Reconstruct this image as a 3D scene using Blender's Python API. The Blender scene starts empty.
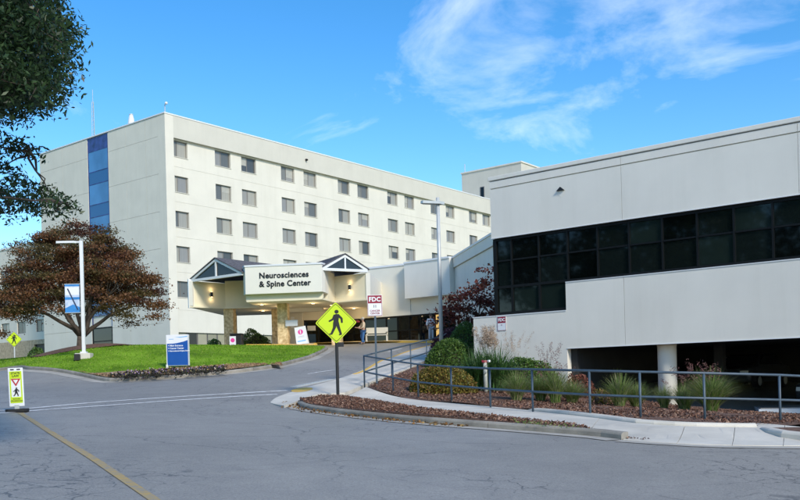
import bpy, bmesh, math, random
import numpy as np
from mathutils import Vector, Matrix
random.seed(11); rng = np.random.default_rng(11)
S = bpy.context.scene
COL = S.collection
R = math.radians
# ------------------------------------------------------------------ camera
FPX, ROLL, CU, CV, EYE = 880.0, R(1.5), 400.0, 379.0, 1.6   # focal length in 800-px units, horizon row, eye height
cr, sr = math.cos(ROLL), math.sin(ROLL)
cam_d = bpy.data.cameras.new('camera'); cam = bpy.data.objects.new('camera', cam_d); COL.objects.link(cam)
cam_d.sensor_width = 36.0; cam_d.lens = FPX / 800 * 36; cam_d.shift_y = (CV - 250) / 800
cam_d.clip_start = 0.1; cam_d.clip_end = 4000
cam.matrix_world = Matrix(((cr, sr, 0, 0), (0, 0, -1, 0), (-sr, cr, 0, EYE), (0, 0, 0, 1)))
S.camera = cam
# ------------------------------------------------------------------ sky, sun, exposure
SUN_EL = R(34); SUN_DIR = Vector((0.50, -0.866, 0)).normalized()
world = bpy.data.worlds.new('World'); S.world = world; world.use_nodes = True
wn, wl = world.node_tree.nodes, world.node_tree.links
bg = wn['Background']; bg.inputs['Strength'].default_value = 0.105
sky = wn.new('ShaderNodeTexSky'); sky.sky_type = 'NISHITA'; sky.sun_disc = False
sky.sun_elevation = SUN_EL; sky.sun_rotation = math.atan2(SUN_DIR.x, SUN_DIR.y)
sky.air_density = 1.0; sky.dust_density = 0.25; sky.ozone_density = 2.0; sky.altitude = 200
hs = wn.new('ShaderNodeHueSaturation'); hs.inputs['Saturation'].default_value = 1.38; hs.inputs['Value'].default_value = 1.0
tc = wn.new('ShaderNodeTexCoord'); sep = wn.new('ShaderNodeSeparateXYZ'); wl.new(tc.outputs['Generated'], sep.inputs[0])
def wmath(op, a, b=None):
    n = wn.new('ShaderNodeMath'); n.operation = op
    for i, x in enumerate((a, b)):
        if x is None: continue
        if isinstance(x, (int, float)): n.inputs[i].default_value = x
        else: wl.new(x, n.inputs[i])
    return n.outputs[0]
zz = wmath('ADD', wmath('MAXIMUM', sep.outputs['Z'], 0.0), 0.12)
cmb = wn.new('ShaderNodeCombineXYZ')
wl.new(wmath('DIVIDE', sep.outputs['X'], zz), cmb.inputs[0]); wl.new(wmath('DIVIDE', sep.outputs['Y'], zz), cmb.inputs[1])
mp = wn.new('ShaderNodeMapping'); mp.inputs['Location'].default_value = (12.4, 8.8, 0.0); mp.inputs['Scale'].default_value = (1.0, 0.8, 1); mp.inputs['Rotation'].default_value = (0, 0, R(38))
wl.new(cmb.outputs[0], mp.inputs['Vector'])
n1 = wn.new('ShaderNodeTexNoise'); n1.inputs['Scale'].default_value = 0.75; n1.inputs['Detail'].default_value = 3
n2 = wn.new('ShaderNodeTexNoise'); n2.inputs['Scale'].default_value = 2.6; n2.inputs['Detail'].default_value = 9; n2.inputs['Roughness'].default_value = 0.6; n2.inputs['Distortion'].default_value = 0.5
for n in (n1, n2): wl.new(mp.outputs[0], n.inputs['Vector'])
mixn = wmath('ADD', wmath('MULTIPLY', n1.outputs['Fac'], 0.54), wmath('MULTIPLY', n2.outputs['Fac'], 0.46))
ramp = wn.new('ShaderNodeValToRGB'); ramp.color_ramp.elements[0].position = 0.525; ramp.color_ramp.elements[1].position = 0.73
ramp.color_ramp.elements[0].color = (0, 0, 0, 1); ramp.color_ramp.elements[1].color = (0.55, 0.55, 0.55, 1)
wl.new(mixn, ramp.inputs[0])
cmix = wn.new('ShaderNodeMixRGB'); cmix.inputs[2].default_value = (8.2, 8.4, 8.6, 1)
wl.new(sky.outputs[0], hs.inputs['Color']); wl.new(hs.outputs[0], cmix.inputs[1]); wl.new(ramp.outputs[0], cmix.inputs[0])
wl.new(cmix.outputs[0], bg.inputs['Color'])
sun_d = bpy.data.lights.new('sun', 'SUN'); sun = bpy.data.objects.new('sun', sun_d); COL.objects.link(sun)
sun_d.energy = 1.65; sun_d.angle = R(12.0); sun_d.color = (1.0, 0.92, 0.78)
sv = Vector((SUN_DIR.x * math.cos(SUN_EL), SUN_DIR.y * math.cos(SUN_EL), math.sin(SUN_EL)))
sun.rotation_euler = sv.to_track_quat('Z', 'Y').to_euler()
sun.location = sv * 60
S.view_settings.view_transform = 'Standard'; S.view_settings.look = 'None'; S.view_settings.exposure = 1.1; S.view_settings.gamma = 1.0
S.render.engine = 'CYCLES'; S.cycles.max_bounces = 6; S.cycles.diffuse_bounces = 3; S.cycles.transparent_max_bounces = 6

# ------------------------------------------------------------------ terrain of the site
def ray(u, v):
    du, dv = u - CU, CV - v
    return ((du * cr + dv * sr) / FPX, 1.0, (-du * sr + dv * cr) / FPX)
def at(u, v, Y):
    r = ray(u, v); return (r[0] * Y, Y, r[2] * Y + EYE)
CP = [(X, Y, -.05 * X + .034 * Y) for X in (-34, -17, 0, 14) for Y in (-25, -8, 6, 16)]
for u, v, Y in [(338, 399, 27.6), (17, 412, 20.5), (590, 417, 21.9), (781, 423, 21.5), (657, 410, 30.5), (365, 387, 31), (442, 364, 40), (340, 359.5, 45),
                (338, 348, 55), (360, 343.5, 61), (440, 342, 59), (283, 347, 56), (325, 350, 53), (100, 381, 36), (240, 372, 36.5), (180, 378, 34.5), (84, 360, 42),
                (80, 352, 46), (178, 371, 38), (200, 350, 60), (0, 372, 43.6), (14, 362, 75), (445, 402, 27.5), (560, 405, 28), (500, 395, 30)]:
    CP.append(at(u, v, Y))
CP += [(-24, 90, 4.6), (0, 110, 4.6), (-60, 80, 4.8), (-43, 105, 4.6), (20, 80, 4.2), (40, 60, 2.4), (25, 40, .6), (40, 25, -.6), (30, 5, -1.2), (-70, 50, 4.5), (-50, 20, 3.0)]
CP = np.array(CP); NP = len(CP)
_P = CP[:, :2] / 10; _d = np.linalg.norm(_P[:, None] - _P[None], axis=2)
_K = np.where(_d > 0, _d * _d * np.log(_d + 1e-12), 0) + .02 * np.eye(NP)
_A = np.zeros((NP + 3, NP + 3)); _A[:NP, :NP] = _K; _A[:NP, NP] = 1; _A[:NP, NP + 1:] = _P; _A[NP, :NP] = 1; _A[NP + 1:, :NP] = _P.T
_b = np.zeros(NP + 3); _b[:NP] = CP[:, 2]
_W = np.linalg.solve(_A, _b)
def tzv(x, y):
    x = np.asarray(x, float) / 10; y = np.asarray(y, float) / 10
    d2 = (x[:, None] - _P[None, :, 0]) ** 2 + (y[:, None] - _P[None, :, 1]) ** 2
    return (.5 * d2 * np.log(d2 + 1e-12)) @ _W[:NP] + _W[NP] + _W[NP + 1] * x + _W[NP + 2] * y
def tz(x, y): return float(tzv([x], [y])[0])
def G(u, v, h=0.0):
    """point of the terrain (raised by h) seen in direction u, v"""
    r = ray(u, v); Ys = np.arange(4, 140, .25)
    g = r[2] * Ys + EYE - (tzv(r[0] * Ys, Ys) + h)
    i = int(np.argmax(g < 0)) if (g < 0).any() else len(Ys) - 1
    a, b = Ys[max(i - 1, 0)], Ys[i]
    for _ in range(12):
        m = (a + b) / 2
        if r[2] * m + EYE - (tz(r[0] * m, m) + h) < 0: b = m
        else: a = m
    return Vector((r[0] * b, b, tz(r[0] * b, b)))
def G2(pts, h=0.0): return [G(u, v, h).to_2d() for u, v in pts]

# ------------------------------------------------------------------ helpers
def tag(o, label=None, cat=None, group=None, kind=None):
    if label: o['label'] = label
    if cat: o['category'] = cat
    if group: o['group'] = group
    if kind: o['kind'] = kind
    return o
def empty(name, loc=(0, 0, 0), rz=0.0):
    o = bpy.data.objects.new(name, None); COL.objects.link(o); o.location = loc; o.rotation_euler = (0, 0, rz); o.empty_display_size = .2
    return o
def link(name, me, parent=None, loc=None, rot=None, scale=None):
    o = bpy.data.objects.new(name, me); COL.objects.link(o)
    if parent: o.parent = parent
    if loc is not None: o.location = loc
    if rot is not None: o.rotation_euler = rot
    if scale is not None: o.scale = scale
    return o
def copy_tree(o, parent=None):
    c = o.copy(); COL.objects.link(c); c.parent = parent
    for ch in list(o.children): copy_tree(ch, c)
    return c
class MB:
    def __init__(s): s.v = []; s.f = []; s.m = []; s.mi = 0
    def add(s, vs, fs):
        b = len(s.v); s.v += [tuple(x) for x in vs]; s.f += [tuple(b + i for i in f) for f in fs]; s.m += [s.mi] * len(fs); return s
    def box(s, x0, x1, y0, y1, z0, z1):
        return s.add([(x0, y0, z0), (x1, y0, z0), (x1, y1, z0), (x0, y1, z0), (x0, y0, z1), (x1, y0, z1), (x1, y1, z1), (x0, y1, z1)],
                     [(0, 3, 2, 1), (4, 5, 6, 7), (0, 1, 5, 4), (1, 2, 6, 5), (2, 3, 7, 6), (3, 0, 4, 7)])
    def prism(s, poly, z0, z1):
        n = len(poly)
        return s.add([(p[0], p[1], z0) for p in poly] + [(p[0], p[1], z1) for p in poly],
                     [tuple(range(n - 1, -1, -1)), tuple(range(n, 2 * n))] + [(i, (i + 1) % n, n + (i + 1) % n, n + i) for i in range(n)])
    def prismy(s, poly, y0, y1):       # poly in x,z, extruded along y
        n = len(poly)
        return s.add([(p[0], y0, p[1]) for p in poly] + [(p[0], y1, p[1]) for p in poly],
                     [tuple(range(n)), tuple(range(2 * n - 1, n - 1, -1))] + [(i, n + i, n + (i + 1) % n, (i + 1) % n) for i in range(n)])
    def tube(s, pts, rad, n=8, cap=True):
        pts = [Vector(p) for p in pts]
        if not hasattr(rad, '__len__'): rad = [rad] * len(pts)
        rings = []; up = None
        for i, p in enumerate(pts):
            d = (pts[min(i + 1, len(pts) - 1)] - pts[max(i - 1, 0)]); d = d.normalized() if d.length > 1e-9 else Vector((0, 0, 1))
            a = Vector((0, 0, 1)) if abs(d.z) < .95 else Vector((1, 0, 0))
            if up is None: up = (a - d * a.dot(d)).normalized()
            else:
                up = up - d * up.dot(d); up = up.normalized() if up.length > 1e-6 else (a - d * a.dot(d)).normalized()
            w = d.cross(up)
            rings.append([p + (up * math.cos(t) + w * math.sin(t)) * rad[i] for t in [2 * math.pi * k / n for k in range(n)]])
        vs = [v for r in rings for v in r]; fs = []
        for i in range(len(pts) - 1):
            for k in range(n):
                fs.append((i * n + k, i * n + (k + 1) % n, (i + 1) * n + (k + 1) % n, (i + 1) * n + k))
        if cap: fs.append(tuple(range(n - 1, -1, -1))); fs.append(tuple(len(vs) - n + k for k in range(n)))
        return s.add(vs, fs)
    def lathe(s, prof, n=16, c=(0, 0)):
        vs = [(c[0] + r * math.cos(2 * math.pi * k / n), c[1] + r * math.sin(2 * math.pi * k / n), z) for r, z in prof for k in range(n)]
        fs = [(i * n + k, i * n + (k + 1) % n, (i + 1) * n + (k + 1) % n, (i + 1) * n + k) for i in range(len(prof) - 1) for k in range(n)]
        fs.append(tuple(range(n - 1, -1, -1))); fs.append(tuple(len(vs) - n + k for k in range(n)))
        return s.add(vs, fs)
    def ball(s, c, rx, ry, rz, n=10, m=6):
        prof = [(math.sin(math.pi * (i + .02) / (m + .04)), -math.cos(math.pi * (i + .02) / (m + .04))) for i in range(m + 1)]
        vs = [(c[0] + rx * r * math.cos(2 * math.pi * k / n), c[1] + ry * r * math.sin(2 * math.pi * k / n), c[2] + rz * z) for r, z in prof for k in range(n)]
        fs = [(i * n + k, i * n + (k + 1) % n, (i + 1) * n + (k + 1) % n, (i + 1) * n + k) for i in range(m) for k in range(n)]
        fs.append(tuple(range(n - 1, -1, -1))); fs.append(tuple(len(vs) - n + k for k in range(n)))
        return s.add(vs, fs)
    def mesh(s, name, mats, smooth=False):
        me = bpy.data.meshes.new(name); me.from_pydata(s.v, [], s.f); me.update()
        for m in (mats if isinstance(mats, (list, tuple)) else [mats]): me.materials.append(m)
        if any(s.m): me.polygons.foreach_set('material_index', s.m)
        if smooth: me.polygons.foreach_set('use_smooth', [True] * len(me.polygons))
        return me
    def build(s, name, mats, parent=None, smooth=False, bevel=0, loc=None, rot=None):
        o = link(name, s.mesh(name, mats, smooth), parent, loc, rot)
        if bevel:
            b = o.modifiers.new('bevel', 'BEVEL'); b.width = bevel; b.segments = 2; b.limit_method = 'ANGLE'
        return o
def facade(mb, x0, x1, z0, z1, y, holes, depth):
    xs = sorted({x0, x1, *[h[0] for h in holes], *[h[1] for h in holes]}); zs = sorted({z0, z1, *[h[2] for h in holes], *[h[3] for h in holes]})
    for a, b in zip(xs, xs[1:]):
        for c, d in zip(zs, zs[1:]):
            if any(h[0] - 1e-6 <= a and b <= h[1] + 1e-6 and h[2] - 1e-6 <= c and d <= h[3] + 1e-6 for h in holes): continue
            mb.add([(a, y, c), (b, y, c), (b, y, d), (a, y, d)], [(0, 1, 2, 3)])
    for h in holes:
        a, b, c, d = h
        mb.add([(a, y, c), (b, y, c), (b, y, d), (a, y, d), (a, y + depth, c), (b, y + depth, c), (b, y + depth, d), (a, y + depth, d)],
               [(0, 4, 5, 1), (1, 5, 6, 2), (2, 6, 7, 3), (3, 7, 4, 0)])
def text_mesh(txt, size, mat, depth=.01, align='CENTER', spacing=1.0, bold=0.0, line=1.0):
    cu = bpy.data.curves.new('lettering', 'FONT'); cu.body = txt; cu.size = size; cu.extrude = depth; cu.align_x = align; cu.align_y = 'CENTER'
    cu.space_character = spacing; cu.offset = bold; cu.space_line = line; cu.resolution_u = 3
    o = bpy.data.objects.new('lettering_tmp', cu); COL.objects.link(o); bpy.context.view_layer.update()
    me = bpy.data.meshes.new_from_object(o.evaluated_get(bpy.context.evaluated_depsgraph_get()))
    bpy.data.objects.remove(o); bpy.data.curves.remove(cu)
    me.materials.clear(); me.materials.append(mat); me.transform(Matrix.Rotation(R(90), 4, 'X')); return me     # stands in x,z facing -y
def smooth_path(pts, step=.4):
    pts = [Vector(p) for p in pts]; out = []
    for i in range(len(pts) - 1):
        p0, p1, p2, p3 = pts[max(i - 1, 0)], pts[i], pts[i + 1], pts[min(i + 2, len(pts) - 1)]
        n = max(1, int((p2 - p1).length / step))
        for k in range(n):
            t = k / n
            out.append(.5 * ((2 * p1) + (p2 - p0) * t + (2 * p0 - 5 * p1 + 4 * p2 - p3) * t * t + (3 * p1 - p0 - 3 * p2 + p3) * t ** 3))
    out.append(pts[-1]); return out
def offset_path(pts, d):
    out = []
    for i, p in enumerate(pts):
        t = (pts[min(i + 1, len(pts) - 1)] - pts[max(i - 1, 0)]).normalized()
        out.append(Vector((p.x - t.y * d, p.y + t.x * d)))
    return out
def inpoly(px, py, poly):
    ins = np.zeros(len(px), bool); n = len(poly)
    for i in range(n):
        x1, y1 = poly[i][0], poly[i][1]; x2, y2 = poly[(i + 1) % n][0], poly[(i + 1) % n][1]
        if y1 == y2: continue
        c = ((y1 > py) != (y2 > py)) & (px < (x2 - x1) * (py - y1) / (y2 - y1) + x1); ins ^= c
    return ins
def sample_poly(poly, n):
    P = np.array([(p[0], p[1]) for p in poly]); lo, hi = P.min(0), P.max(0); out = np.zeros((0, 2))
    while len(out) < n:
        q = lo + rng.random((n * 2, 2)) * (hi - lo); out = np.vstack([out, q[inpoly(q[:, 0], q[:, 1], poly)]])
    return out[:n]
def sheet(name, poly, off, mat, step=1.0, parent=None, skirt=0.0):
    """a ground surface over a 2-d outline, following the terrain; off is a height or a function of x,y arrays"""
    bm = bmesh.new(); vs = [bm.verts.new((p[0], p[1], 0)) for p in poly]; f = bm.faces.new(vs)
    bmesh.ops.triangulate(bm, faces=[f])
    P = np.array([(p[0], p[1]) for p in poly]); lo, hi = P.min(0), P.max(0)
    for ax in (0, 1):
        for c in np.arange(math.ceil(lo[ax] / step) * step, hi[ax], step):
            co = [0, 0, 0]; no = [0, 0, 0]; co[ax] = c; no[ax] = 1
            bmesh.ops.bisect_plane(bm, geom=bm.verts[:] + bm.edges[:] + bm.faces[:], plane_co=co, plane_no=no)
    bm.verts.ensure_lookup_table()
    x = np.array([v.co.x for v in bm.verts]); y = np.array([v.co.y for v in bm.verts])
    z = tzv(x, y) + (off(x, y) if callable(off) else off)
    for v, h in zip(bm.verts, z): v.co.z = h
    if skirt:
        ed = [e for e in bm.edges if e.is_boundary]
        ex = bmesh.ops.extrude_edge_only(bm, edges=ed)
        for g in ex['geom']:
            if isinstance(g, bmesh.types.BMVert): g.co.z -= skirt
    bmesh.ops.recalc_face_normals(bm, faces=bm.faces[:])
    me = bpy.data.meshes.new(name); bm.to_mesh(me); bm.free(); me.materials.append(mat)
    if not skirt:
        n = np.zeros(len(me.polygons) * 3); me.polygons.foreach_get('normal', n)
        if n.reshape(-1, 3)[:, 2].mean() < 0: me.flip_normals()
    return link(name, me, parent)
def strip(name, path, w0, w1, off, mat, parent=None, gapfn=None):
    """a thin painted or cast band between two offsets of a path"""
    a = offset_path(path, w0); b = offset_path(path, w1); mb = MB()
    za = tzv([p.x for p in a], [p.y for p in a]) + off; zb = tzv([p.x for p in b], [p.y for p in b]) + off
    vs = []
    for p, q, i, j in zip(a, b, za, zb): vs += [(p.x, p.y, i), (q.x, q.y, j)]
    mb.add(vs, [(2 * i, 2 * i + 1, 2 * i + 3, 2 * i + 2) for i in range(len(a) - 1)])
    return mb.build(name, mat, parent)
def kerb(root, path, side, mat, width=.16, height=.15, seg=3.0, name='kerb_segment', ends=(0, 0)):
    """cast kerb in separate lengths along a path; side = +1 when the raised ground lies left of the path"""
    prof = [(-.02, -.2), (-.01, height - .05), (.01, height - .02), (.045, height), (width, height), (width, -.2)]
    L = [0]
    for p, q in zip(path, path[1:]): L.append(L[-1] + (q - p).length)
    L = np.array(L); tot = L[-1]; n = max(1, int(round(tot / seg)))
    X = np.array([p.x for p in path]); Y = np.array([p.y for p in path])
    for k in range(n):
        s0, s1 = tot * k / n + .006, tot * (k + 1) / n - .006
        ss = np.linspace(s0, s1, 7); pts = [Vector((float(np.interp(s, L, X)), float(np.interp(s, L, Y)))) for s in ss]
        pz = tzv([p.x for p in pts], [p.y for p in pts]); vs = []; m = len(prof)
        for i, (p, z) in enumerate(zip(pts, pz)):
            t = (pts[min(i + 1, 6)] - pts[max(i - 1, 0)]).normalized(); nx, ny = -t.y * side, t.x * side
            f = 1.0
            if ends[0] and ss[i] < ends[0]: f = .12 + .88 * ss[i] / ends[0]
            if ends[1] and tot - ss[i] < ends[1]: f = .12 + .88 * (tot - ss[i]) / ends[1]
            vs += [(p.x + nx * o, p.y + ny * o, z + (h * f if h > 0 else h)) for o, h in prof]
        mb = MB(); mb.add(vs, [(i * m + j, i * m + (j + 1) % m, (i + 1) * m + (j + 1) % m, (i + 1) * m + j) for i in range(6) for j in range(m)] + [tuple(range(m)), tuple(range(7 * m - 1, 6 * m - 1, -1))])
        mb.build(name, mat, root)

# ------------------------------------------------------------------ materials
MATS = {}
def mat(name, col, rough=.8, var=0.0, scale=3.0, bump=0.0, bscale=60.0, metal=0.0, spec=.5, col2=None, stain=0.0, emit=None, estr=0.0, detail=6, stretch=None, coat=0.0, objrand=None, streak=0.0):
    m = bpy.data.materials.new(name); m.use_nodes = True; nt = m.node_tree; N, L = nt.nodes, nt.links; b = N['Principled BSDF']
    b.inputs['Roughness'].default_value = rough; b.inputs['Metallic'].default_value = metal; b.inputs['Specular IOR Level'].default_value = spec
    b.inputs['Base Color'].default_value = (*col, 1)
    if coat: b.inputs['Coat Weight'].default_value = coat; b.inputs['Coat Roughness'].default_value = .05
    t = N.new('ShaderNodeTexCoord'); src = t.outputs['Object']
    if stretch:
        mpn = N.new('ShaderNodeMapping'); mpn.inputs['Scale'].default_value = stretch; L.new(src, mpn.inputs[0]); src = mpn.outputs[0]
    if var or col2 or objrand:
        no = N.new('ShaderNodeTexNoise'); no.inputs['Scale'].default_value = scale; no.inputs['Detail'].default_value = detail; L.new(src, no.inputs['Vector'])
        rp = N.new('ShaderNodeValToRGB'); rp.color_ramp.elements[0].position = .3; rp.color_ramp.elements[1].position = .7
        c0 = tuple(c * (1 - var) for c in col); c1 = col2 if col2 else tuple(min(1, c * (1 + var)) for c in col)
        rp.color_ramp.elements[0].color = (*c0, 1); rp.color_ramp.elements[1].color = (*c1, 1); L.new(no.outputs['Fac'], rp.inputs[0]); out = rp.outputs[0]
        if objrand:
            oi = N.new('ShaderNodeObjectInfo'); r2 = N.new('ShaderNodeValToRGB'); r2.color_ramp.interpolation = 'CONSTANT'
            els = r2.color_ramp.elements
            while len(els) < len(objrand): els.new(.5)
            for i, c in enumerate(objrand): els[i].position = i / len(objrand); els[i].color = (*c, 1)
            L.new(oi.outputs['Random'], r2.inputs[0])
            mx = N.new('ShaderNodeMixRGB'); mx.blend_type = 'MULTIPLY'; mx.inputs[0].default_value = 1.0; L.new(r2.outputs[0], mx.inputs[1]); L.new(out, mx.inputs[2]); out = mx.outputs[0]
        if stain:
            n3 = N.new('ShaderNodeTexNoise'); n3.inputs['Scale'].default_value = .35; n3.inputs['Detail'].default_value = 8; n3.inputs['Roughness'].default_value = .65; L.new(t.outputs['Object'], n3.inputs['Vector'])
            r3 = N.new('ShaderNodeValToRGB'); r3.color_ramp.elements[0].position = .35; r3.color_ramp.elements[1].position = .75
            r3.color_ramp.elements[0].color = (1 - stain,) * 3 + (1,); r3.color_ramp.elements[1].color = (1, 1, 1, 1); L.new(n3.outputs['Fac'], r3.inputs[0])
            mx = N.new('ShaderNodeMixRGB'); mx.blend_type = 'MULTIPLY'; mx.inputs[0].default_value = 1; L.new(out, mx.inputs[1]); L.new(r3.outputs[0], mx.inputs[2]); out = mx.outputs[0]
        if streak:
            ms = N.new('ShaderNodeMapping'); ms.inputs['Scale'].default_value = (1.1, 1.1, .10); L.new(t.outputs['Object'], ms.inputs[0])
            n4 = N.new('ShaderNodeTexNoise'); n4.inputs['Scale'].default_value = 1.0; n4.inputs['Detail'].default_value = 7; n4.inputs['Roughness'].default_value = .7; L.new(ms.outputs[0], n4.inputs['Vector'])
            r4 = N.new('ShaderNodeValToRGB'); r4.color_ramp.elements[0].position = .30; r4.color_ramp.elements[1].position = .52; r4.color_ramp.elements[0].color = (1 - streak, 1 - streak, 1 - streak * 1.15, 1); r4.color_ramp.elements[1].color = (1, 1, 1, 1); L.new(n4.outputs['Fac'], r4.inputs[0])
            mx = N.new('ShaderNodeMixRGB'); mx.blend_type = 'MULTIPLY'; mx.inputs[0].default_value = 1; L.new(out, mx.inputs[1]); L.new(r4.outputs[0], mx.inputs[2]); out = mx.outputs[0]
        L.new(out, b.inputs['Base Color'])
    if bump:
        nb = N.new('ShaderNodeTexNoise'); nb.inputs['Scale'].default_value = bscale; nb.inputs['Detail'].default_value = 5; L.new(t.outputs['Object'], nb.inputs['Vector'])
        bu = N.new('ShaderNodeBump'); bu.inputs['Strength'].default_value = bump; bu.inputs['Distance'].default_value = .02; L.new(nb.outputs['Fac'], bu.inputs['Height']); L.new(bu.outputs[0], b.inputs['Normal'])
    if emit: b.inputs['Emission Color'].default_value = (*emit, 1); b.inputs['Emission Strength'].default_value = estr
    MATS[name] = m; return m
def leafmat(name, cols, rough=.55, transl=.35, spec=.3):
    m = bpy.data.materials.new(name); m.use_nodes = True; nt = m.node_tree; N, L = nt.nodes, nt.links; b = N['Principled BSDF']
    g = N.new('ShaderNodeNewGeometry'); rp = N.new('ShaderNodeValToRGB'); e = rp.color_ramp.elements
    while len(e) < len(cols): e.new(.5)
    for i, c in enumerate(cols): e[i].position = i / (len(cols) - 1); e[i].color = (*c, 1)
    L.new(g.outputs['Random Per Island'], rp.inputs[0]); L.new(rp.outputs[0], b.inputs['Base Color'])
    b.inputs['Roughness'].default_value = rough; b.inputs['Specular IOR Level'].default_value = spec
    tr = N.new('ShaderNodeBsdfTranslucent'); L.new(rp.outputs[0], tr.inputs['Color']); mx = N.new('ShaderNodeMixShader'); mx.inputs[0].default_value = transl
    L.new(b.outputs[0], mx.inputs[1]); L.new(tr.outputs[0], mx.inputs[2]); L.new(mx.outputs[0], N['Material Output'].inputs['Surface'])
    MATS[name] = m; return m
def asphalt_mat():
    m = bpy.data.materials.new('asphalt'); m.use_nodes = True; nt = m.node_tree; N, L = nt.nodes, nt.links; b = N['Principled BSDF']
    t = N.new('ShaderNodeTexCoord')
    def noise(sc, det=6, ro=.55, dist=0):
        n = N.new('ShaderNodeTexNoise'); n.inputs['Scale'].default_value = sc; n.inputs['Detail'].default_value = det; n.inputs['Roughness'].default_value = ro; n.inputs['Distortion'].default_value = dist
        L.new(t.outputs['Object'], n.inputs['Vector']); return n
    def rampn(src, p0, p1, c0, c1):
        r = N.new('ShaderNodeValToRGB'); r.color_ramp.elements[0].position = p0; r.color_ramp.elements[1].position = p1; r.color_ramp.elements[0].color = (*c0, 1); r.color_ramp.elements[1].color = (*c1, 1); L.new(src, r.inputs[0]); return r.outputs[0]
    def mul(a, bb, f=1.0):
        x = N.new('ShaderNodeMixRGB'); x.blend_type = 'MULTIPLY'; x.inputs[0].default_value = f; L.new(a, x.inputs[1]); L.new(bb, x.inputs[2]); return x.outputs[0]
    big = rampn(noise(.16, 7, .6).outputs['Fac'], .3, .72, (.255, .238, .213), (.35, .328, .295))
    mid = rampn(noise(1.7, 6, .7).outputs['Fac'], .25, .75, (.82, .82, .83), (1.06, 1.06, 1.05))
    fine = rampn(noise(38, 4, .75).outputs['Fac'], .3, .72, (.62, .63, .65), (1.32, 1.31, 1.29))
    spots_ = rampn(noise(.55, 3, .5, 1.2).outputs['Fac'], .66, .74, (1, 1, 1), (.80, .80, .81)); grit = rampn(noise(120, 2, .8).outputs['Fac'], .35, .68, (.80, .80, .80), (1.22, 1.22, 1.2))
    c = mul(mul(mul(mul(big, mid), fine), spots_), grit)
    # crack network: distorted cells, shown only in patches
    wv = noise(.9, 5, .6); vm = N.new('ShaderNodeVectorMath'); vm.operation = 'MULTIPLY_ADD'; L.new(wv.outputs['Color'], vm.inputs[0]); vm.inputs[1].default_value = (1.1, 1.1, 0); L.new(t.outputs['Object'], vm.inputs[2])
    fl = N.new('ShaderNodeVectorMath'); fl.operation = 'MULTIPLY'; fl.inputs[1].default_value = (1, 1, 0); L.new(vm.outputs[0], fl.inputs[0])
    masks = []
    for sc, wd, p0, p1, seed in ((.24, .0036, .40, .52, 0), (2.3, .026, .50, .60, 4.0)):
        mpn = N.new('ShaderNodeMapping'); mpn.inputs['Location'].default_value = (seed, seed * 1.7, 0); L.new(fl.outputs[0], mpn.inputs[0])
        vo = N.new('ShaderNodeTexVoronoi'); vo.feature = 'DISTANCE_TO_EDGE'; vo.inputs['Scale'].default_value = sc; L.new(mpn.outputs[0], vo.inputs['Vector'])
        line = rampn(vo.outputs['Distance'], wd * .35, wd, (1, 1, 1), (0, 0, 0))
        pm = rampn(noise(.22 + seed * .012, 3, .5).outputs['Fac'], p0, p1, (0, 0, 0), (1, 1, 1)); masks.append(mul(line, pm))
    ad = N.new('ShaderNodeMixRGB'); ad.blend_type = 'LIGHTEN'; ad.inputs[0].default_value = 1; L.new(masks[0], ad.inputs[1]); L.new(masks[1], ad.inputs[2])
    ck = N.new('ShaderNodeMixRGB'); ck.inputs[2].default_value = (.045, .044, .043, 1); L.new(c, ck.inputs[1])
    sc_ = N.new('ShaderNodeMath'); sc_.operation = 'MULTIPLY'; sc_.inputs[1].default_value = .72; L.new(ad.outputs[0], sc_.inputs[0]); L.new(sc_.outputs[0], ck.inputs[0])
    L.new(ck.outputs[0], b.inputs['Base Color']); b.inputs['Roughness'].default_value = .58; b.inputs['Specular IOR Level'].default_value = .6
    bu = N.new('ShaderNodeBump'); bu.inputs['Strength'].default_value = .35; bu.inputs['Distance'].default_value = .01; L.new(noise(70, 4, .7).outputs['Fac'], bu.inputs['Height']); L.new(bu.outputs[0], b.inputs['Normal'])
    return m
def worn_paint(name, col, under, p0=.42, p1=.58, sc=6.0):
    m = bpy.data.materials.new(name); m.use_nodes = True; N, L = m.node_tree.nodes, m.node_tree.links; b = N['Principled BSDF']
    t = N.new('ShaderNodeTexCoord'); n = N.new('ShaderNodeTexNoise'); n.inputs['Scale'].default_value = sc; n.inputs['Detail'].default_value = 8; n.inputs['Roughness'].default_value = .75; L.new(t.outputs['Object'], n.inputs['Vector'])
    r = N.new('ShaderNodeValToRGB'); r.color_ramp.elements[0].position = p0; r.color_ramp.elements[1].position = p1; r.color_ramp.elements[0].color = (*under, 1); r.color_ramp.elements[1].color = (*col, 1); L.new(n.outputs['Fac'], r.inputs[0])
    L.new(r.outputs[0], b.inputs['Base Color']); b.inputs['Roughness'].default_value = .75; return m
ASPH = asphalt_mat()
CONC = mat('concrete', (.67, .625, .54), .85, .12, 1.2, .25, 50, stain=.25)
KERBM = mat('kerb_concrete', (.36, .33, .28), .9, .22, 2.5, .4, 40, stain=.4)
PAN = mat('gutter_concrete', (.48, .445, .385), .9, .15, 2.0, .3, 50, stain=.3)
STUCCO = mat('cream_stucco', (.72, .685, .59), .85, .03, .5, .06, 90, streak=.05, stain=.07)
STUCCO2 = mat('parapet_stucco', (.61, .585, .505), .85, .03, .5, .06, 90, streak=.05, stain=.06)
GREYW = mat('grey_stucco', (.80, .765, .68), .8, .03, .4, .08, 70, streak=.05, stain=.08)
EDGEW = mat('white_coping_lit_edge', (.75, .76, .76), .5)  # white coping, and strips that paint the light caught on edges
CANO = mat('canopy_stucco', (.80, .765, .66), .8, .03, .8, .05, 90, stain=.05)
CREAM = mat('cream_wall', (.77, .73, .61), .8, .03, .8, .05, 90, stain=.05)
CANLIT = mat('lamplit_canopy_stucco', (.82, .745, .55), .8, .03, .8, .05, 90, stain=.05)  # canopy stucco with the warm lamp glow put into its colour
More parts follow.
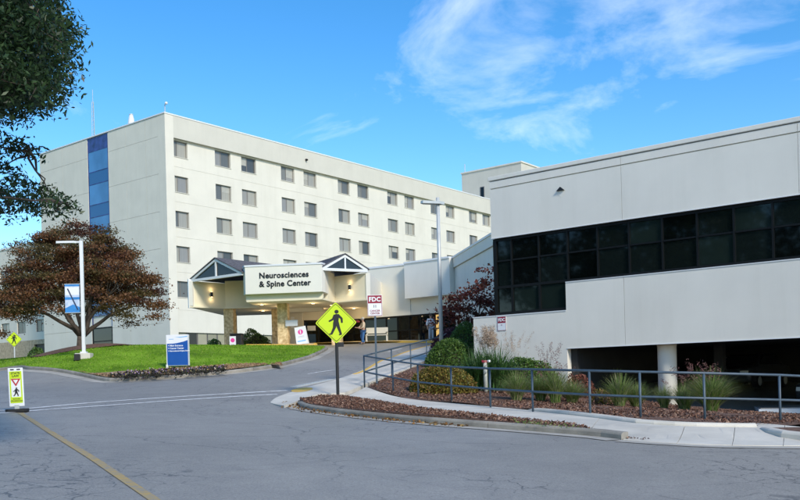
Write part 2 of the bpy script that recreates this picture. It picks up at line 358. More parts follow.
DARKF = mat('dark_bronze_frame', (.006, .007, .007), .5, spec=.2)
GLASSD = mat('black_glass', (.9, .9, .9), .04, .05, 1.0, spec=.45, objrand=[(.002, .003, .003), (.006, .009, .008), (.003, .004, .004), (.007, .011, .010), (.012, .02, .017)])
GLASSB = mat('dark_gable_glass', (.012, .016, .022), .05, spec=.5)
WFRAME = mat('grey_window_frame', (.19, .18, .165), .5)
WPANE = mat('curtained_pane', (.95, .95, .95), .12, .12, .9, spec=.5, objrand=[(.30, .29, .26), (.20, .20, .18), (.38, .36, .30), (.13, .135, .13), (.27, .265, .25), (.08, .085, .085), (.33, .32, .28)], stretch=(6, 1, .3))
BLUE1 = mat('blue_glass', (.07, .21, .42), .08, .3, .25, spec=.6)
BLUE2 = mat('blue_spandrel', (.03, .12, .29), .15, spec=.5)
BLUE3 = mat('navy_spandrel', (.03, .05, .19), .18, .6, 1.2, spec=.5)
STONE = mat('stone_veneer', (.66, .45, .20), .9, .30, 5.5, .8, 9, col2=(.90, .70, .40), detail=3)
SHING = mat('grey_shingles', (.10, .095, .105), .9, .4, 9, .5, 30)
METAL = mat('galvanised_metal', (.52, .54, .53), .5, .08, 3, metal=.2)
WHITEM = mat('white_painted_metal', (.72, .73, .73), .45)
RAILM = mat('slate_blue_railing_paint', (.055, .085, .115), .45, .15, 4)
BLACKM = mat('black_paint', (.012, .012, .013), .5)
YLINE = worn_paint('yellow_road_paint', (.46, .31, .08), (.27, .25, .21), .40, .60, 9)
WLINE = worn_paint('white_road_paint', (.78, .77, .75), (.33, .315, .29), .33, .55, 5)
YPAD = worn_paint('yellow_kerb_paint', (.68, .42, .07), (.5, .36, .13), .3, .5, 3)
LIME = mat('lime_sign_sheeting', (.55, .72, .01), .4, spec=.5)
WHITE = mat('white_sign_sheeting', (.78, .79, .80), .45)
SBLUE = mat('blue_sign_panel', (.008, .085, .36), .35, .06, 2)
SLBLUE = mat('light_blue_print', (.22, .48, .78), .4)
PINK = mat('pink_print', (.75, .06, .32), .5)
MAROON = mat('maroon_print', (.28, .012, .035), .45)
RED = mat('red_print', (.5, .02, .03), .45)
BLACKP = mat('black_print', (.008, .008, .008), .5)
MULCH = mat('mulch', (.10, .05, .034), .95, .5, 16, 1.0, 30, col2=(.22, .12, .08))
SOIL = mat('pale_pine_straw', (.27, .16, .085), .95, .45, 8, .8, 30, col2=(.42, .28, .16))
CHIP = leafmat('bark_chip', [(.06, .03, .022), (.13, .062, .042), (.21, .11, .075), (.34, .23, .17)], .9, 0)
STRAW = leafmat('pine_straw_bits', [(.22, .12, .06), (.34, .21, .11), (.45, .32, .19)], .9, 0)
LITTER = leafmat('fallen_leaf', [(.16, .07, .02), (.28, .15, .05), (.10, .05, .025), (.35, .24, .10)], .8, .2)
LAWN = mat('lawn', (.12, .26, .012), .95, .45, .45, .7, 60, col2=(.24, .40, .03), spec=.1)
BLADE = leafmat('grass_blade', [(.09, .20, .012), (.16, .33, .018), (.23, .42, .03), (.36, .41, .09)], .8, .4, .08)
BARK = mat('grey_brown_bark', (.085, .065, .05), .95, .35, 6, .9, 18)
DARKIN = mat('shaded_interior', (.03, .03, .03), .9, .2, 1)  # interiors and drain pit, their deep shade put into the colour
EARTH = mat('far_ground', (.10, .14, .05), .95, .4, .05)

# ------------------------------------------------------------------ ground and road
def far_ground():
    c = np.concatenate([[-900, -500, -250, -140], np.arange(-90, 91, 6), [140, 250, 500, 900]])
    mb = MB(); n = len(c); X, Y = np.meshgrid(c, c + 30, indexing='ij'); X, Y = X.ravel(), Y.ravel()
    xc, yc = np.clip(X, -60, 45), np.clip(Y, -25, 120)
    d = np.hypot(X - xc, Y - yc); z = tzv(xc, yc) - .35; w = np.clip(d / 120, 0, 1); z = z * (1 - w) + (-1.5) * w
    mb.add(list(zip(X, Y, z)), [(i * n + j, (i + 1) * n + j, (i + 1) * n + j + 1, i * n + j + 1) for i in range(n - 1) for j in range(n - 1)])
    return tag(mb.build('ground', EARTH), kind='structure')
far_ground()
tag(sheet('road', [(-60, -25), (45, -25), (45, 84), (-60, 84)], 0.0, ASPH, 1.0), kind='structure')

# lawn island left of the driveway
LK = [Vector((-58, 50)), Vector((-40, 45.2)), Vector((-26, 42.6))] + G2([(0, 370.8), (30, 369.8), (60, 372.4), (85, 377.2), (100, 380.6), (120, 381.6), (180, 378.2), (240, 372.6), (280, 366.6), (305, 360), (320, 354), (327, 350)]) + [Vector((-4.55, 54.8)), Vector((-5.6, 55.6)), Vector((-7.4, 55.5))]
LKs = smooth_path(LK, .5)
lawn_poly = offset_path(LKs, .1) + [Vector(p) for p in [(-10.5, 55.6), (-14, 56.5), (-18, 59), (-24, 64), (-30, 70), (-58, 74)]]
tag(sheet('lawn', lawn_poly, .135, LAWN, 1.0), kind='structure')
kroot = tag(empty('kerb', (0, 0, 0)), kind='structure'); kerb(kroot, LKs, 1, KERBM, .15, .15, 3.0)
strip('gutter_pan', LKs, -.02, -.42, .008, PAN, kroot)
def blades(poly, n, h0, h1, name, label, mat_, keep=None):
    p = sample_poly(poly, n)
    if keep is not None: p = p[keep(p)]
    n = len(p); z = tzv(p[:, 0], p[:, 1]) + .13; a = rng.random(n) * 6.283; w = .012 + rng.random(n) * .02; h = h0 + rng.random(n) * (h1 - h0); l = rng.random(n) * 6.283; lean = rng.random(n) * .06
    V = np.zeros((n, 3, 3)); V[:, 0] = np.c_[p[:, 0] - np.cos(a) * w, p[:, 1] - np.sin(a) * w, z]; V[:, 1] = np.c_[p[:, 0] + np.cos(a) * w, p[:, 1] + np.sin(a) * w, z]
    V[:, 2] = np.c_[p[:, 0] + np.cos(l) * lean, p[:, 1] + np.sin(l) * lean, z + h]
    o = link(name, tri_mesh(name, V, mat_)); return tag(o, label, 'grass', kind='stuff')
def tri_mesh(name, V, mat_):
    n, k = V.shape[:2]; me = bpy.data.meshes.new(name); me.vertices.add(n * k); me.vertices.foreach_set('co', V.reshape(-1).astype(np.float32))
    me.loops.add(n * k); me.loops.foreach_set('vertex_index', np.arange(n * k, dtype=np.int32)); me.polygons.add(n)
    me.polygons.foreach_set('loop_start', np.arange(0, n * k, k, dtype=np.int32)); me.polygons.foreach_set('loop_total', np.full(n, k, np.int32))
    me.materials.append(mat_); me.update(calc_edges=True); me.validate(); return me
# pale bed along the kerb, in front of the blue sign
bed1 = offset_path(smooth_path(G2([(72, 374.2), (85, 377.2), (100, 380.6), (120, 381.6), (180, 378.2), (240, 372.6), (283, 366.2)]), .5), .13) + G2([(283, 366), (262, 363.8), (235, 364.4), (200, 367), (160, 369.5), (120, 374), (90, 374.2)], .15)
tag(sheet('planting_bed', bed1, lambda x, y: .17 + .02 * np.sin(x * 3.1) * np.cos(y * 2.7), SOIL, .5), kind='structure')
blades(lawn_poly, 85000, .03, .075, 'lawn_grass', 'short green grass of the lawn rising to the hospital', BLADE, keep=lambda p: (~inpoly(p[:, 0], p[:, 1], bed1)) & (p[:, 0] > -26) & (p[:, 1] < 60))
TBX, TBY = at(81, 352, 48.0)[:2]
tree_bed = [Vector((TBX + 2.9 * math.cos(a) * (1 + .12 * math.sin(3 * a)), TBY + 1.9 * math.sin(a))) for a in np.linspace(0, 6.283, 25)[:-1]]
tag(sheet('tree_mulch_bed', tree_bed, lambda x, y: .16 + .22 * np.clip(1 - ((x - TBX) / 2.9) ** 2 - ((y - TBY) / 1.9) ** 2, 0, 1), MULCH, .5), kind='structure')

def sm(x): x = np.clip(x, 0, 1); return x * x * (3 - 2 * x)
# mulch wedge at the corner with its kerb
K1 = smooth_path(G2([(296.5, 403.6), (300, 407), (307, 409.5), (320, 411.8), (345, 415.2), (400, 421.2), (450, 425.4), (500, 429.2), (550, 433), (600, 437.2), (622, 440)]), .4)
W_back = G2([(621, 437.6), (600, 432.6), (550, 424), (500, 418), (450, 412.6), (420, 409), (380, 402.2), (345, 396.8), (320, 398), (305, 401)], .12)
for i_, p_ in enumerate(W_back):      # the bed keeps at least the kerb's width behind the kerb line
    j_ = min(range(1, len(K1) - 1), key=lambda q: (K1[q] - p_).length); t_ = (K1[j_ + 1] - K1[j_ - 1]).normalized(); n_ = Vector((-t_.y, t_.x)); d_ = (p_ - K1[j_]).dot(n_)
    if d_ < .24: W_back[i_] = p_ + n_ * (.24 - d_)
wedge = offset_path(K1, .1) + W_back
def wedge_h(x, y): return (.165 + .02 * np.sin(x * 2.3 + y)) * (1 - .95 * sm((x - 3.3) / .75))
tag(sheet('corner_mulch_bed', wedge, wedge_h, MULCH, .4, skirt=.12), kind='structure')
k2 = tag(empty('corner_kerb', (0, 0, 0)), kind='structure'); kerb(k2, K1, 1, KERBM, .17, .14, 3.2, ends=(.7, 0))
strip('gutter_pan', K1, -.02, -.40, .012, PAN, k2)
# sidewalk slabs
swalk = tag(empty('sidewalk', (0, 0, 0)), kind='structure')
plaza = smooth_path(G2([(270, 403), (276, 398), (290, 393), (310, 388.6), (330, 384.6), (350, 378), (366, 371.6)]), .4) + G2([(366, 387.4), (345, 396.2), (320, 397.6), (305, 400.6), (296.5, 404.6), (284, 408)])
sheet('slab', plaza, lambda x, y: .012 + .11 * sm((x + 3.9) / 1.4), CONC, .5, swalk, skirt=.2)
def slabs(front, back, n, off, gap=.012):
    fr, ba = smooth_path(front, .2), smooth_path(back, .2)
    def res(p, t):
        L = [0]
        for a, b in zip(p, p[1:]): L.append(L[-1] + (b - a).length)
        s = t * L[-1]; return Vector((float(np.interp(s, L, [q.x for q in p])), float(np.interp(s, L, [q.y for q in p]))))
    for k in range(n):
        t0, t1 = k / n, (k + 1) / n; A, B, C, D = res(fr, t0), res(fr, t1), res(ba, t1), res(ba, t0)
        e = (B - A).normalized() * gap / 2
        A2, B2, C2, D2 = A + e, B - e, C - e, D + e
        mid = [res(fr, t0 + (t1 - t0) * j / 4) for j in (1, 2, 3)]; midb = [res(ba, t1 + (t0 - t1) * j / 4) for j in (1, 2, 3)]
        sheet('slab', [A2, *mid, B2, C2, *midb, D2], off, CONC, .7, swalk, skirt=.15)
bed_front = G2([(366, 387.4), (380, 392.6), (400, 398), (430, 402), (460, 404.6), (500, 408.2), (550, 412.8), (600, 418.6), (640, 424)], .1)
def apron(x, y):
    d = y - (16.35 - .12 * (x - 4.1)); return .012 + .111 * np.maximum(sm(d / 1.5), 1 - sm((x - 3.0) / 1.2))
slabs(list(reversed(W_back))[2:], bed_front, 9, apron)
slabs(G2([(366, 371.6), (395, 358), (415, 351.2), (437, 345.6)]), G2([(366, 387.4), (392, 377), (411, 370.6), (432, 361)]), 8, .123)
ap_f = G2([(623, 440.6), (690, 444.5), (760, 446), (830, 446)]); ap_b = G2([(640, 424.4), (700, 427.2), (757, 428.6), (830, 436)])
slabs(ap_f, ap_b, 4, apron)
strip('gutter_pan', smooth_path(G2([(620, 440.4), (690, 445), (760, 446.6), (830, 447)]), .5), 0.0, -.32, .010, PAN, swalk)
# planting bed in front of the right-hand building
RBO = Vector(at(655, 345, 31)[:2]); RBA = R(-39.3)
rdx, rdy = Vector((math.cos(RBA), math.sin(RBA))), Vector((-math.sin(RBA), math.cos(RBA)))
def rb(x, y=0.0): return RBO + rdx * x + rdy * y
BF = G2([(366, 387.4), (380, 392.6), (400, 398), (430, 402), (460, 404.6), (500, 408.2), (550, 412.8), (600, 418.6), (640, 423.6), (700, 426.4), (757, 427)], .1)
bed2 = offset_path(smooth_path(BF, .5), .03) + G2([(800, 425)], .1) + [Vector((14.5, 20.2)), Vector((17, 21.5)), rb(9, -.3), rb(4.6, -.2), rb(-3.3, .9), rb(-7.5, .3), Vector((4.0, 40)), Vector((4.6, 47)), Vector((3.0, 48))] + list(reversed(G2([(366, 387.4), (392, 377), (411, 370.6), (432, 361)], .1)))[:-1]
tag(sheet('long_mulch_bed', bed2, lambda x, y: .10 + .05 * np.sin(x * 1.3 + .4) * np.sin(y * 1.1) + .05, MULCH, .5), kind='structure')
k3 = tag(empty('bed_kerb', (0, 0, 0)), kind='structure')
kerb(k3, smooth_path(G2([(515, 410), (548, 413.4), (600, 419.4), (640, 424.6), (700, 427.6), (757, 428.4)], .1), .4), 1, CONC, .16, .20, 2.4, ends=(.9, 0))
kr = smooth_path([*G2([(757, 433), (763, 436.5), (780, 439.5), (815, 443)])] + [Vector((11, 15.2))], .3)
k4 = tag(empty('entry_kerb', (0, 0, 0)), kind='structure'); kerb(k4, kr, 1, CONC, .17, .17, 2.5, ends=(.5, 0))
tag(sheet('entry_mulch_bed', offset_path(kr, .1) + [Vector((13, 17)), *G2([(800, 428.5), (775, 429)], .1)], .13, MULCH, .5), kind='structure')
# painted markings
tag(strip('centre_line', smooth_path([G(154, 500).to_2d() * 3 - G(120, 477).to_2d() * 2] + G2([(154, 500), (120, 477), (91, 457.5), (53, 434), (27, 417.5), (20, 413)]), .5), -.06, .06, .008, YLINE), kind='structure')
for pts, w in (([(-30, 412.5), (20, 409.3), (90, 403), (160, 398), (230, 393.8), (287, 390.6)], .09), ([(-30, 415.6), (0, 413.4), (72, 408), (160, 401.6), (230, 397), (277, 394.4)], .09)):
    tag(strip('crosswalk_line', smooth_path(G2(pts), .5), -w, w, .008, WLINE), kind='structure')
tag(strip('lane_dash', smooth_path(G2([(308, 374), (320, 372), (335, 370)]), .4), -.06, .06, .008, WLINE), kind='structure')
tag(strip('lane_dash', smooth_path(G2([(388, 352), (396, 350), (402, 348.6)]), .4), -.06, .06, .010, WLINE), kind='structure')
pad = sheet('yellow_ramp_patch', [G(302 + 11 * math.cos(a), 391.6 + 2.3 * math.sin(a)).to_2d() for a in np.linspace(0, 6.283, 17)[:-1]], lambda x, y: .018 + .11 * sm((x + 3.9) / 1.4), YPAD, .3); tag(pad, kind='structure')
YK = smooth_path(G2([(352, 377.2), (366, 371.2), (395, 357.7), (415, 350.9), (437, 345.4)]), .5)
k5 = tag(empty('driveway_kerb', (0, 0, 0)), kind='structure'); kerb(k5, YK, -1, YPAD, .16, .135, 3.0)
# drain grate in the gutter beside the ramp
ga, gb = G(293, 387.6), G(333, 379.4); gd = (gb - ga).to_2d(); gl = gd.length
gr = tag(empty('drain_grate', (ga + gb) / 2 + Vector((-.1, .18, .02)), math.atan2(gd.y, gd.x)), 'long weathered trench drain grate in the gutter beside the yellow ramp patch', 'drain grate')
gslope = math.atan2(gb.z - ga.z, gl); gr.rotation_euler[1] = -gslope
MB().box(-gl / 2, gl / 2, -.22, .22, -.03, -.012).build('pit', DARKIN, gr)
mbf = MB(); mbf.box(-gl / 2, gl / 2, -.26, -.2, -.03, .012); mbf.box(-gl / 2, gl / 2, .2, .26, -.03, .012); mbf.build('frame', METAL, gr)
bar = MB().box(-.05, .05, -.2, .2, -.01, .008).mesh('bar', METAL)
for k in range(int(gl / .19)): link('bar', bar, gr, (-gl / 2 + .1 + k * .19, 0, 0))

# ------------------------------------------------------------------ hospital tower
MC = at(164.4, 112, 90); MA = R(90 - 38.3); ZR = 29.55; ZB = 3.6
tower = tag(empty('hospital_tower', (MC[0], MC[1], 0), MA), 'long cream six storey hospital block with rows of paired windows', 'building')
LEN, DEP = 78.0, 24.1
cols = [1.98] + [c for k in range(7) for c in (7.86 + 9.89 * k, 11.62 + 9.89 * k)]
rows = [26.17, 22.49, 18.84, 15.2, 11.54]
WW, WH = 2.2, 1.68
holes = [(c - WW / 2, c + WW / 2, r - WH / 2, r + WH / 2) for c in cols for r in rows]
ribbon = [(1.2 + 1.35 * k, 1.2 + 1.35 * k + 1.29, 5.75, 7.05) for k in range(22)]
holes2 = holes + [(1.2, ribbon[-1][1], 5.75, 7.05)]
mb = MB(); facade(mb, .85, LEN, ZB, 27.16, .35, holes2, .22); mb.build('front_wall', STUCCO, tower)
mb = MB(); mb.box(1.06, LEN, 0, .7, 27.14, 29.42); mb.build('parapet_band', STUCCO2, tower)
mb = MB(); mb.box(0, 1.06, 0, 1.2, ZB, 29.42); mb.build('corner_pier', STUCCO, tower)
mb = MB(); mb.box(.16, LEN - .1, 1.3, DEP, ZB, 29.0); mb.build('core', STUCCO, tower)
mb = MB(); mb.box(-.07, LEN + .05, -.05, .6, 29.42, ZR); mb.box(-.07, .55, .6, DEP + .05, 29.42, ZR); mb.build('coping', WHITEM, tower)
mb = MB()
for z in (24.3, 20.65, 17.0, 13.35, 9.4): mb.box(1.06, LEN, .335, .352, z - .035, z + .0)
mb.build('floor_joint', STUCCO2, tower)
fr = MB(); d = .075
fr.box(-WW / 2, WW / 2, 0, .1, -WH / 2, -WH / 2 + d); fr.box(-WW / 2, WW / 2, 0, .1, WH / 2 - d, WH / 2)
fr.box(-WW / 2, -WW / 2 + d, 0, .1, -WH / 2 + d, WH / 2 - d); fr.box(WW / 2 - d, WW / 2, 0, .1, -WH / 2 + d, WH / 2 - d); fr.box(-.17, -.17 + d, 0, .1, -WH / 2 + d, WH / 2 - d)
frm = fr.mesh('window', WFRAME)
p1 = MB().box(-WW / 2 + d, -.17, .04, .06, -WH / 2 + d, WH / 2 - d).mesh('pane', WPANE); p2 = MB().box(-.17 + d, WW / 2 - d, .04, .06, -WH / 2 + d, WH / 2 - d).mesh('pane', WPANE)
sill = MB().box(-WW / 2 - .05, WW / 2 + .05, -.26, -.0, -WH / 2 - .06, -WH / 2 + .002).mesh('sill', STUCCO2)
BLIND = mat('cream_roller_blind', (.40, .385, .33), .3, .08, 3, spec=.5)
blinds = [MB().box(-WW / 2 + d + .01, -.18, .030, .039, z_, WH / 2 - d - .005).mesh('blind', BLIND) for z_ in (-.1, .25, .5)] + [MB().box(-.165 + d, WW / 2 - d - .01, .030, .039, z_, WH / 2 - d - .005).mesh('blind', BLIND) for z_ in (-.35, .1, .4)]
for c in cols:
    for r in rows:
        w = link('window', frm, tower, (c, .55, r)); link('pane', p1, w); link('pane', p2, w); link('sill', sill, w)
        if random.random() < .45: link('blind', random.choice(blinds), w)
rf = MB().box(0, 1.29, 0, .06, 0, .06).box(0, 1.29, 0, .06, 1.24, 1.3).box(0, .06, 0, .06, .06, 1.24).box(1.23, 1.29, 0, .06, .06, 1.24).mesh('ground_window', WFRAME)
TANP = mat('tan_blind_pane', (.95, .95, .95), .2, .1, 1.0, spec=.4, objrand=[(.34, .32, .22), (.28, .27, .2), (.03, .03, .03), (.36, .34, .25)])
rp = MB().box(.06, 1.23, .03, .045, .06, 1.24).mesh('pane', TANP)
for a, b, c, e in ribbon:
    w = link('ground_window', rf, tower, (a, .5, c)); link('pane', rp, w)
    if random.random() < .25: MB().box(a + .08, a + 1.2, .52, .53, c + .08, c + .09).build('blind_rail', WFRAME, tower)
# left face: panels with open joints, blue glass strip
zs = [ZB, 8.0, 11.85, 15.7, 19.5, 23.4, 27.25, 29.4]
for y0, y1 in ((.02, 3.33), (3.33, 6.8), (6.8, 10.1), (14.05, 19.2), (19.2, DEP)):
    for z0, z1 in zip(zs, zs[1:]):
        ya = y0 + .012 if y0 > 1 else 1.21
        MB().box(.005, .15, ya, y1 - .012, z0 + .012, z1 - .012).build('wall_panel', STUCCO, tower)
z = 29.4; seq = [(27.86, BLUE3)]
while z > 9:
    seq.append((seq[-1][0] - 2.3, BLUE1)); seq.append((seq[-1][0] - 1.37, BLUE2)); z = seq[-1][0]
top = 29.4
gs = link('glass_strip', MB().box(.04, .14, 10.12, 10.24, 8.2, 29.4).box(.04, .14, 13.92, 14.03, 8.2, 29.4).mesh('glass_strip', BLUE3), tower)
for zb, m in seq:
    if zb < 8.1: break
    nm = 'pane' if m is BLUE1 else 'spandrel_panel'
    MB().box(.07, .13, 10.24, 13.92, zb + .05, top - .05).build(nm, m, gs)
    MB().box(.05, .135, 10.24, 13.92, zb - .05, zb + .05).build('transom', BLUE3, gs); top = zb
dr = link('dark_door', MB().box(.03, .14, 10.12, 10.3, ZB, 8.2).box(.03, .14, 13.85, 14.03, ZB, 8.2).box(.03, .14, 10.3, 13.85, 8.05, 8.2).box(.03, .14, 10.3, 13.85, 6.6, 6.7).mesh('dark_door', DARKF), tower)
MB().box(.07, .12, 10.3, 13.85, 6.7, 8.05).build('pane', GLASSB, dr); MB().box(.07, .12, 10.3, 13.85, ZB, 6.6).build('pane', GLASSB, dr)
mb = MB(); mb.box(.5, LEN - .2, .6, DEP, 29.0, 29.2); mb.build('roof', CONC, tower)
def main_pt(x, y, z): 
    p = Vector((MC[0], MC[1], 0)) + Matrix.Rotation(MA, 3, 'Z') @ Vector((x, y, 0)); p.z = z; return p
# roof pieces
v = tag(empty('roof_vent', main_pt(2.2, 8.8, 29.2)), 'pale cone shaped vent standing on the hospital roof', 'roof vent')
MB().lathe([(.6, 0), (.5, .6), (.3, 1.9), (.2, 2.3)], 14).build('cone', WHITEM, v, True); MB().lathe([(.22, 2.3), (.22, 2.4)], 14).build('rim', METAL, v)
v = tag(empty('roof_antenna', main_pt(6, 22, 29.2)), 'thin lattice antenna mast on the far left of the hospital roof', 'antenna')
mb = MB()
for sx, sy in ((-.2, -.15), (.2, -.15), (0, .2)): mb.tube([(sx, sy, 0), (sx * .5, sy * .5, 7.5)], .035, 5)
mb.build('mast_leg', METAL, v); mb = MB()
for k in range(13):
    s = 1 - .5 * k / 13; q = [(-.2 * s, -.15 * s, k * .56), (.2 * s, -.15 * s, k * .56 + .28), (0, .2 * s, k * .56 + .56)]; mb.tube([q[0], q[1]], .018, 4); mb.tube([q[1], q[2]], .018, 4)
mb.build('lattice', METAL, v); MB().tube([(0, 0, 7.3), (0, 0, 9)], .03, 5).build('whip', METAL, v)
v = tag(empty('roof_camera', main_pt(.3, .3, ZR)), 'small white security camera on the roof corner of the hospital', 'security camera')
MB().tube([(0, 0, 0), (0, 0, .8), (.1, -.1, 1.0)], .05, 6).build('bracket', METAL, v); MB().ball((.2, -.2, .95), .16, .16, .15, 12, 8).build('dome', WHITEM, v, True)
for c in (20.5, 70):
    v = tag(empty('wall_camera', main_pt(c, -.02, 28.3), MA), ['small dark camera on the hospital parapet band above the paired windows', 'tiny dark camera on the parapet band near the lamp head'][c > 50], 'security camera')
    MB().box(-.1, .1, -.2, 0, -.12, .1).build('housing', DARKF, v); MB().tube([(0, -.2, -.02), (0, -.32, -.06)], .07, 8).build('lens', BLACKM, v)
# taller block behind
TC = at(521, 161, 152)
rt = tag(empty('rear_tower', (TC[0], TC[1], 0), MA), 'plain pale tower block rising behind the hospital parapet', 'building')
MB().box(0, 30, 0, 12.4, 3, TC[2] - .25).build('walls', STUCCO2, rt); MB().box(-.15, 30.2, -.15, 12.55, TC[2] - .25, TC[2]).build('coping', STUCCO, rt)
w = link('slit_window', MB().box(-.06, 0, 7.6, 7.7, 31, 35.5).box(-.06, 0, 8.4, 8.5, 31, 35.5).box(-.06, 0, 7.7, 8.4, 35.4, 35.5).mesh('slit_window', WFRAME), rt); MB().box(-.03, -.005, 7.7, 8.4, 31, 35.4).build('pane', GLASSD, w)
MB().tube([(.5, 12, TC[2]), (.5, 12, TC[2] + 1.6)], .07, 6).build('mast', METAL, rt)
# annex at far left, parallel to the tower's end wall
ax = tag(empty('left_annex', main_pt(5.0, DEP + .3, 0), MA), 'white annex at the left edge with stone base, behind the brown tree', 'building')
ah = [(y, y + 2.2, z - .8, z + .8) for y in (4.0, 8.2, 13.0, 17.2) for z in (17.0, 13.4, 9.8)]
mb = MB()
tmp = MB(); facade(tmp, -40, 0, 8.0, 20.6, 0, [(-h[1], -h[0], h[2], h[3]) for h in ah], .25)
mb.add([(y_, -x_, z_) for x_, y_, z_ in tmp.v], tmp.f); mb.box(.3, 14, .05, 40, 3, 20.5); mb.build('wall', STUCCO, ax)
MB().box(-.1, .6, 0, 40, 20.6, 20.85).build('coping', WHITEM, ax)
mb = MB(); mb.box(0, .3, 0, 4.6, 3, 8.0); mb.box(0, .3, 11, 40, 3, 8.0); mb.box(0, .3, 4.6, 11, 7.4, 8.0); mb.build('stone_base', mat('pale_stone', (.42, .34, .23), .9, .3, 3, .6, 9), ax)
MB().box(.22, .29, 4.6, 11, 3, 7.4).build('dark_opening', BLACKM, ax)
aw = MB().box(.12, .2, 0, .08, -.8, .8).box(.12, .2, 2.12, 2.2, -.8, .8).box(.12, .2, .08, 2.12, -.8, -.72).box(.12, .2, .08, 2.12, .72, .8).box(.12, .2, 1.0, 1.08, -.72, .72).mesh('window', WFRAME)
ap1 = MB().box(.15, .17, .08, 1.0, -.72, .72).mesh('pane', WPANE); ap2 = MB().box(.15, .17, 1.08, 2.12, -.72, .72).mesh('pane', WPANE)
for h in ah:
    w = link('window', aw, ax, (0, h[0], (h[2] + h[3]) / 2)); link('pane', ap1, w); link('pane', ap2, w)

# ------------------------------------------------------------------ entrance wing between tower and right-hand building
WT = 9.6
def wp(u, v, zt=WT):
    r = ray(u, v); Y = (zt - EYE) / r[2]; return Vector((r[0] * Y, Y))
A0, A1, A2, A3 = wp(340, 270.4), wp(409, 263), wp(454, 257), wp(489, 235.5)
A4 = A3 + (A3 - A2).normalized() * 12
wing = tag(empty('entrance_wing', (0, 0, 0)), 'low cream entrance wing with dark ground floor glazing beside the canopy', 'building')
back = [A4 + Vector((14, 4)), A0 + Vector((18, 26)), A0 + Vector((-2, 24))]
def band(a, b, z0, z1, t0, t1, name, m, parent=wing):
    d = (b - a).normalized(); n = Vector((d.y, -d.x)); 
    if n.y > 0 and abs(n.y) > .3: n = -n
    q = [a + n * t1, b + n * t1, b + n * t0, a + n * t0]; return MB().prism(q, z0, z1).build(name, m, parent)
ZG = 3.95
band(A0, A1, 6.0, WT - .12, -.4, 0, 'upper_wall', CREAM)
band(A1, A2, 7.1, WT - .12, -.4, .55, 'overhang_wall', GREYW)
band(A1, A2, 5.95, 7.1, -.5, -.06, 'lower_wall', CREAM)
dd = (A3 - A2).normalized(); nn = Vector((-dd.y, dd.x)); nn = nn if nn.x < 0 else -nn
q = [A2, A4, A4 - nn * .4, A2 - nn * .4]; MB().prism(q, 2.0, WT - .75).build('side_wall', GREYW, wing); MB().prism([A2 + nn * .12, A4 + nn * .12, A4 - nn * .4, A2 - nn * .4], WT - .72, WT - .12).build('side_fascia', GREYW, wing)
band(A0, A1, WT - .12, WT, -.45, .06, 'coping', EDGEW); band(A1, A2, WT - .12, WT, -.45, .61, 'coping', EDGEW); MB().prism([A2 + nn * .18, A4 + nn * .18, A4 - nn * .45, A2 - nn * .45], WT - .12, WT).build('coping', EDGEW, wing)
MB().prism([A0 + Vector((0, .6)), A1 + Vector((0, .6)), A2 + Vector((.2, .5)), A4 + Vector((.7, 0)), *back], WT - .6, WT - .4).build('roof', CONC, wing)
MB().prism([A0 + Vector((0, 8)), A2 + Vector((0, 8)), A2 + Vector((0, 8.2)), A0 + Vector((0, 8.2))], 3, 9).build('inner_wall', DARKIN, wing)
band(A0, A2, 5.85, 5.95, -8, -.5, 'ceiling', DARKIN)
# glazing: frames and panes along A0-A2
gdir = (A2 - A0).normalized(); GL = (A2 - A0).length; gang = math.atan2(gdir.y, gdir.x)
gz = tag(link('glazing', MB().box(0, GL, .18, .3, 5.88, 6.0).box(0, GL, .18, .3, ZG, ZG + .16).box(0, GL, .18, .3, 4.92, 5.0).mesh('glazing', DARKF), wing, (A0.x, A0.y, 0), (0, 0, gang)))
npn = 10; pw = GL / npn
pm1 = MB().box(.04, pw - .04, .22, .25, ZG + .16, 4.92).mesh('pane', GLASSD); pm2 = MB().box(.04, pw - .04, .22, .25, 5.0, 5.88).mesh('pane', GLASSD); mm = MB().box(-.04, .04, .17, .3, ZG + .16, 5.88).mesh('mullion', DARKF)
WARMP = mat('warm_lit_glass', (.30, .19, .05), .2, .2, 2, emit=(1.0, .62, .2), estr=.35)
pm3 = MB().box(.25, pw - .2, .22, .25, ZG + .16, 5.88).mesh('lit_pane', WARMP)
for k in range(npn):
    link('mullion', mm, gz, (k * pw, 0, 0))
    if k == npn - 2: link('lit_pane', pm3, gz, (k * pw, 0, 0)); continue
    link('pane', pm1, gz, (k * pw, 0, 0)); link('pane', pm2, gz, (k * pw, 0, 0))
q0 = wp(435, 263)
# dark entrance under the canopy and the white pier beside it
ent = tag(empty('entrance_doors', (0, 0, 0)), 'dark glazed main entrance doors under the canopy', 'door')
E0, E1 = Vector(at(303, 340, 63.2)[:2]), A0 + Vector((.3, .1))
ed = (E1 - E0); el = ed.length; ent.location = (E0.x, E0.y, 0); ent.rotation_euler[2] = math.atan2(ed.y, ed.x)
MB().box(0, el, .1, .3, 6.0, 8.6).build('header', CREAM, ent); MB().box(0, el, .05, .2, 5.85, 6.0).box(0, .12, .05, .2, ZG, 5.85).box(el * .35, el * .35 + .1, .05, .2, ZG, 5.85).box(el * .68, el * .68 + .1, .05, .2, ZG, 5.85).build('frame', DARKF, ent)
for a, b in ((.12, el * .35), (el * .35 + .1, el * .68), (el * .68 + .1, el)): MB().box(a, b, .1, .13, ZG, 5.85).build('pane', GLASSD, ent)
MB().box(.35, .95, .05, .09, 5.25, 5.6).build('door_notice', WHITE, ent); MB().box(.4, .95, .07, .095, 4.3, 5.0).build('blue_poster', mat('dull_blue_poster', (.02, .06, .12), .4), ent)
pier = tag(empty('white_pier', at(297, 346, 62.6)[:2] + (3.9,)), 'white square pier beside the dark entrance doors', 'pier')
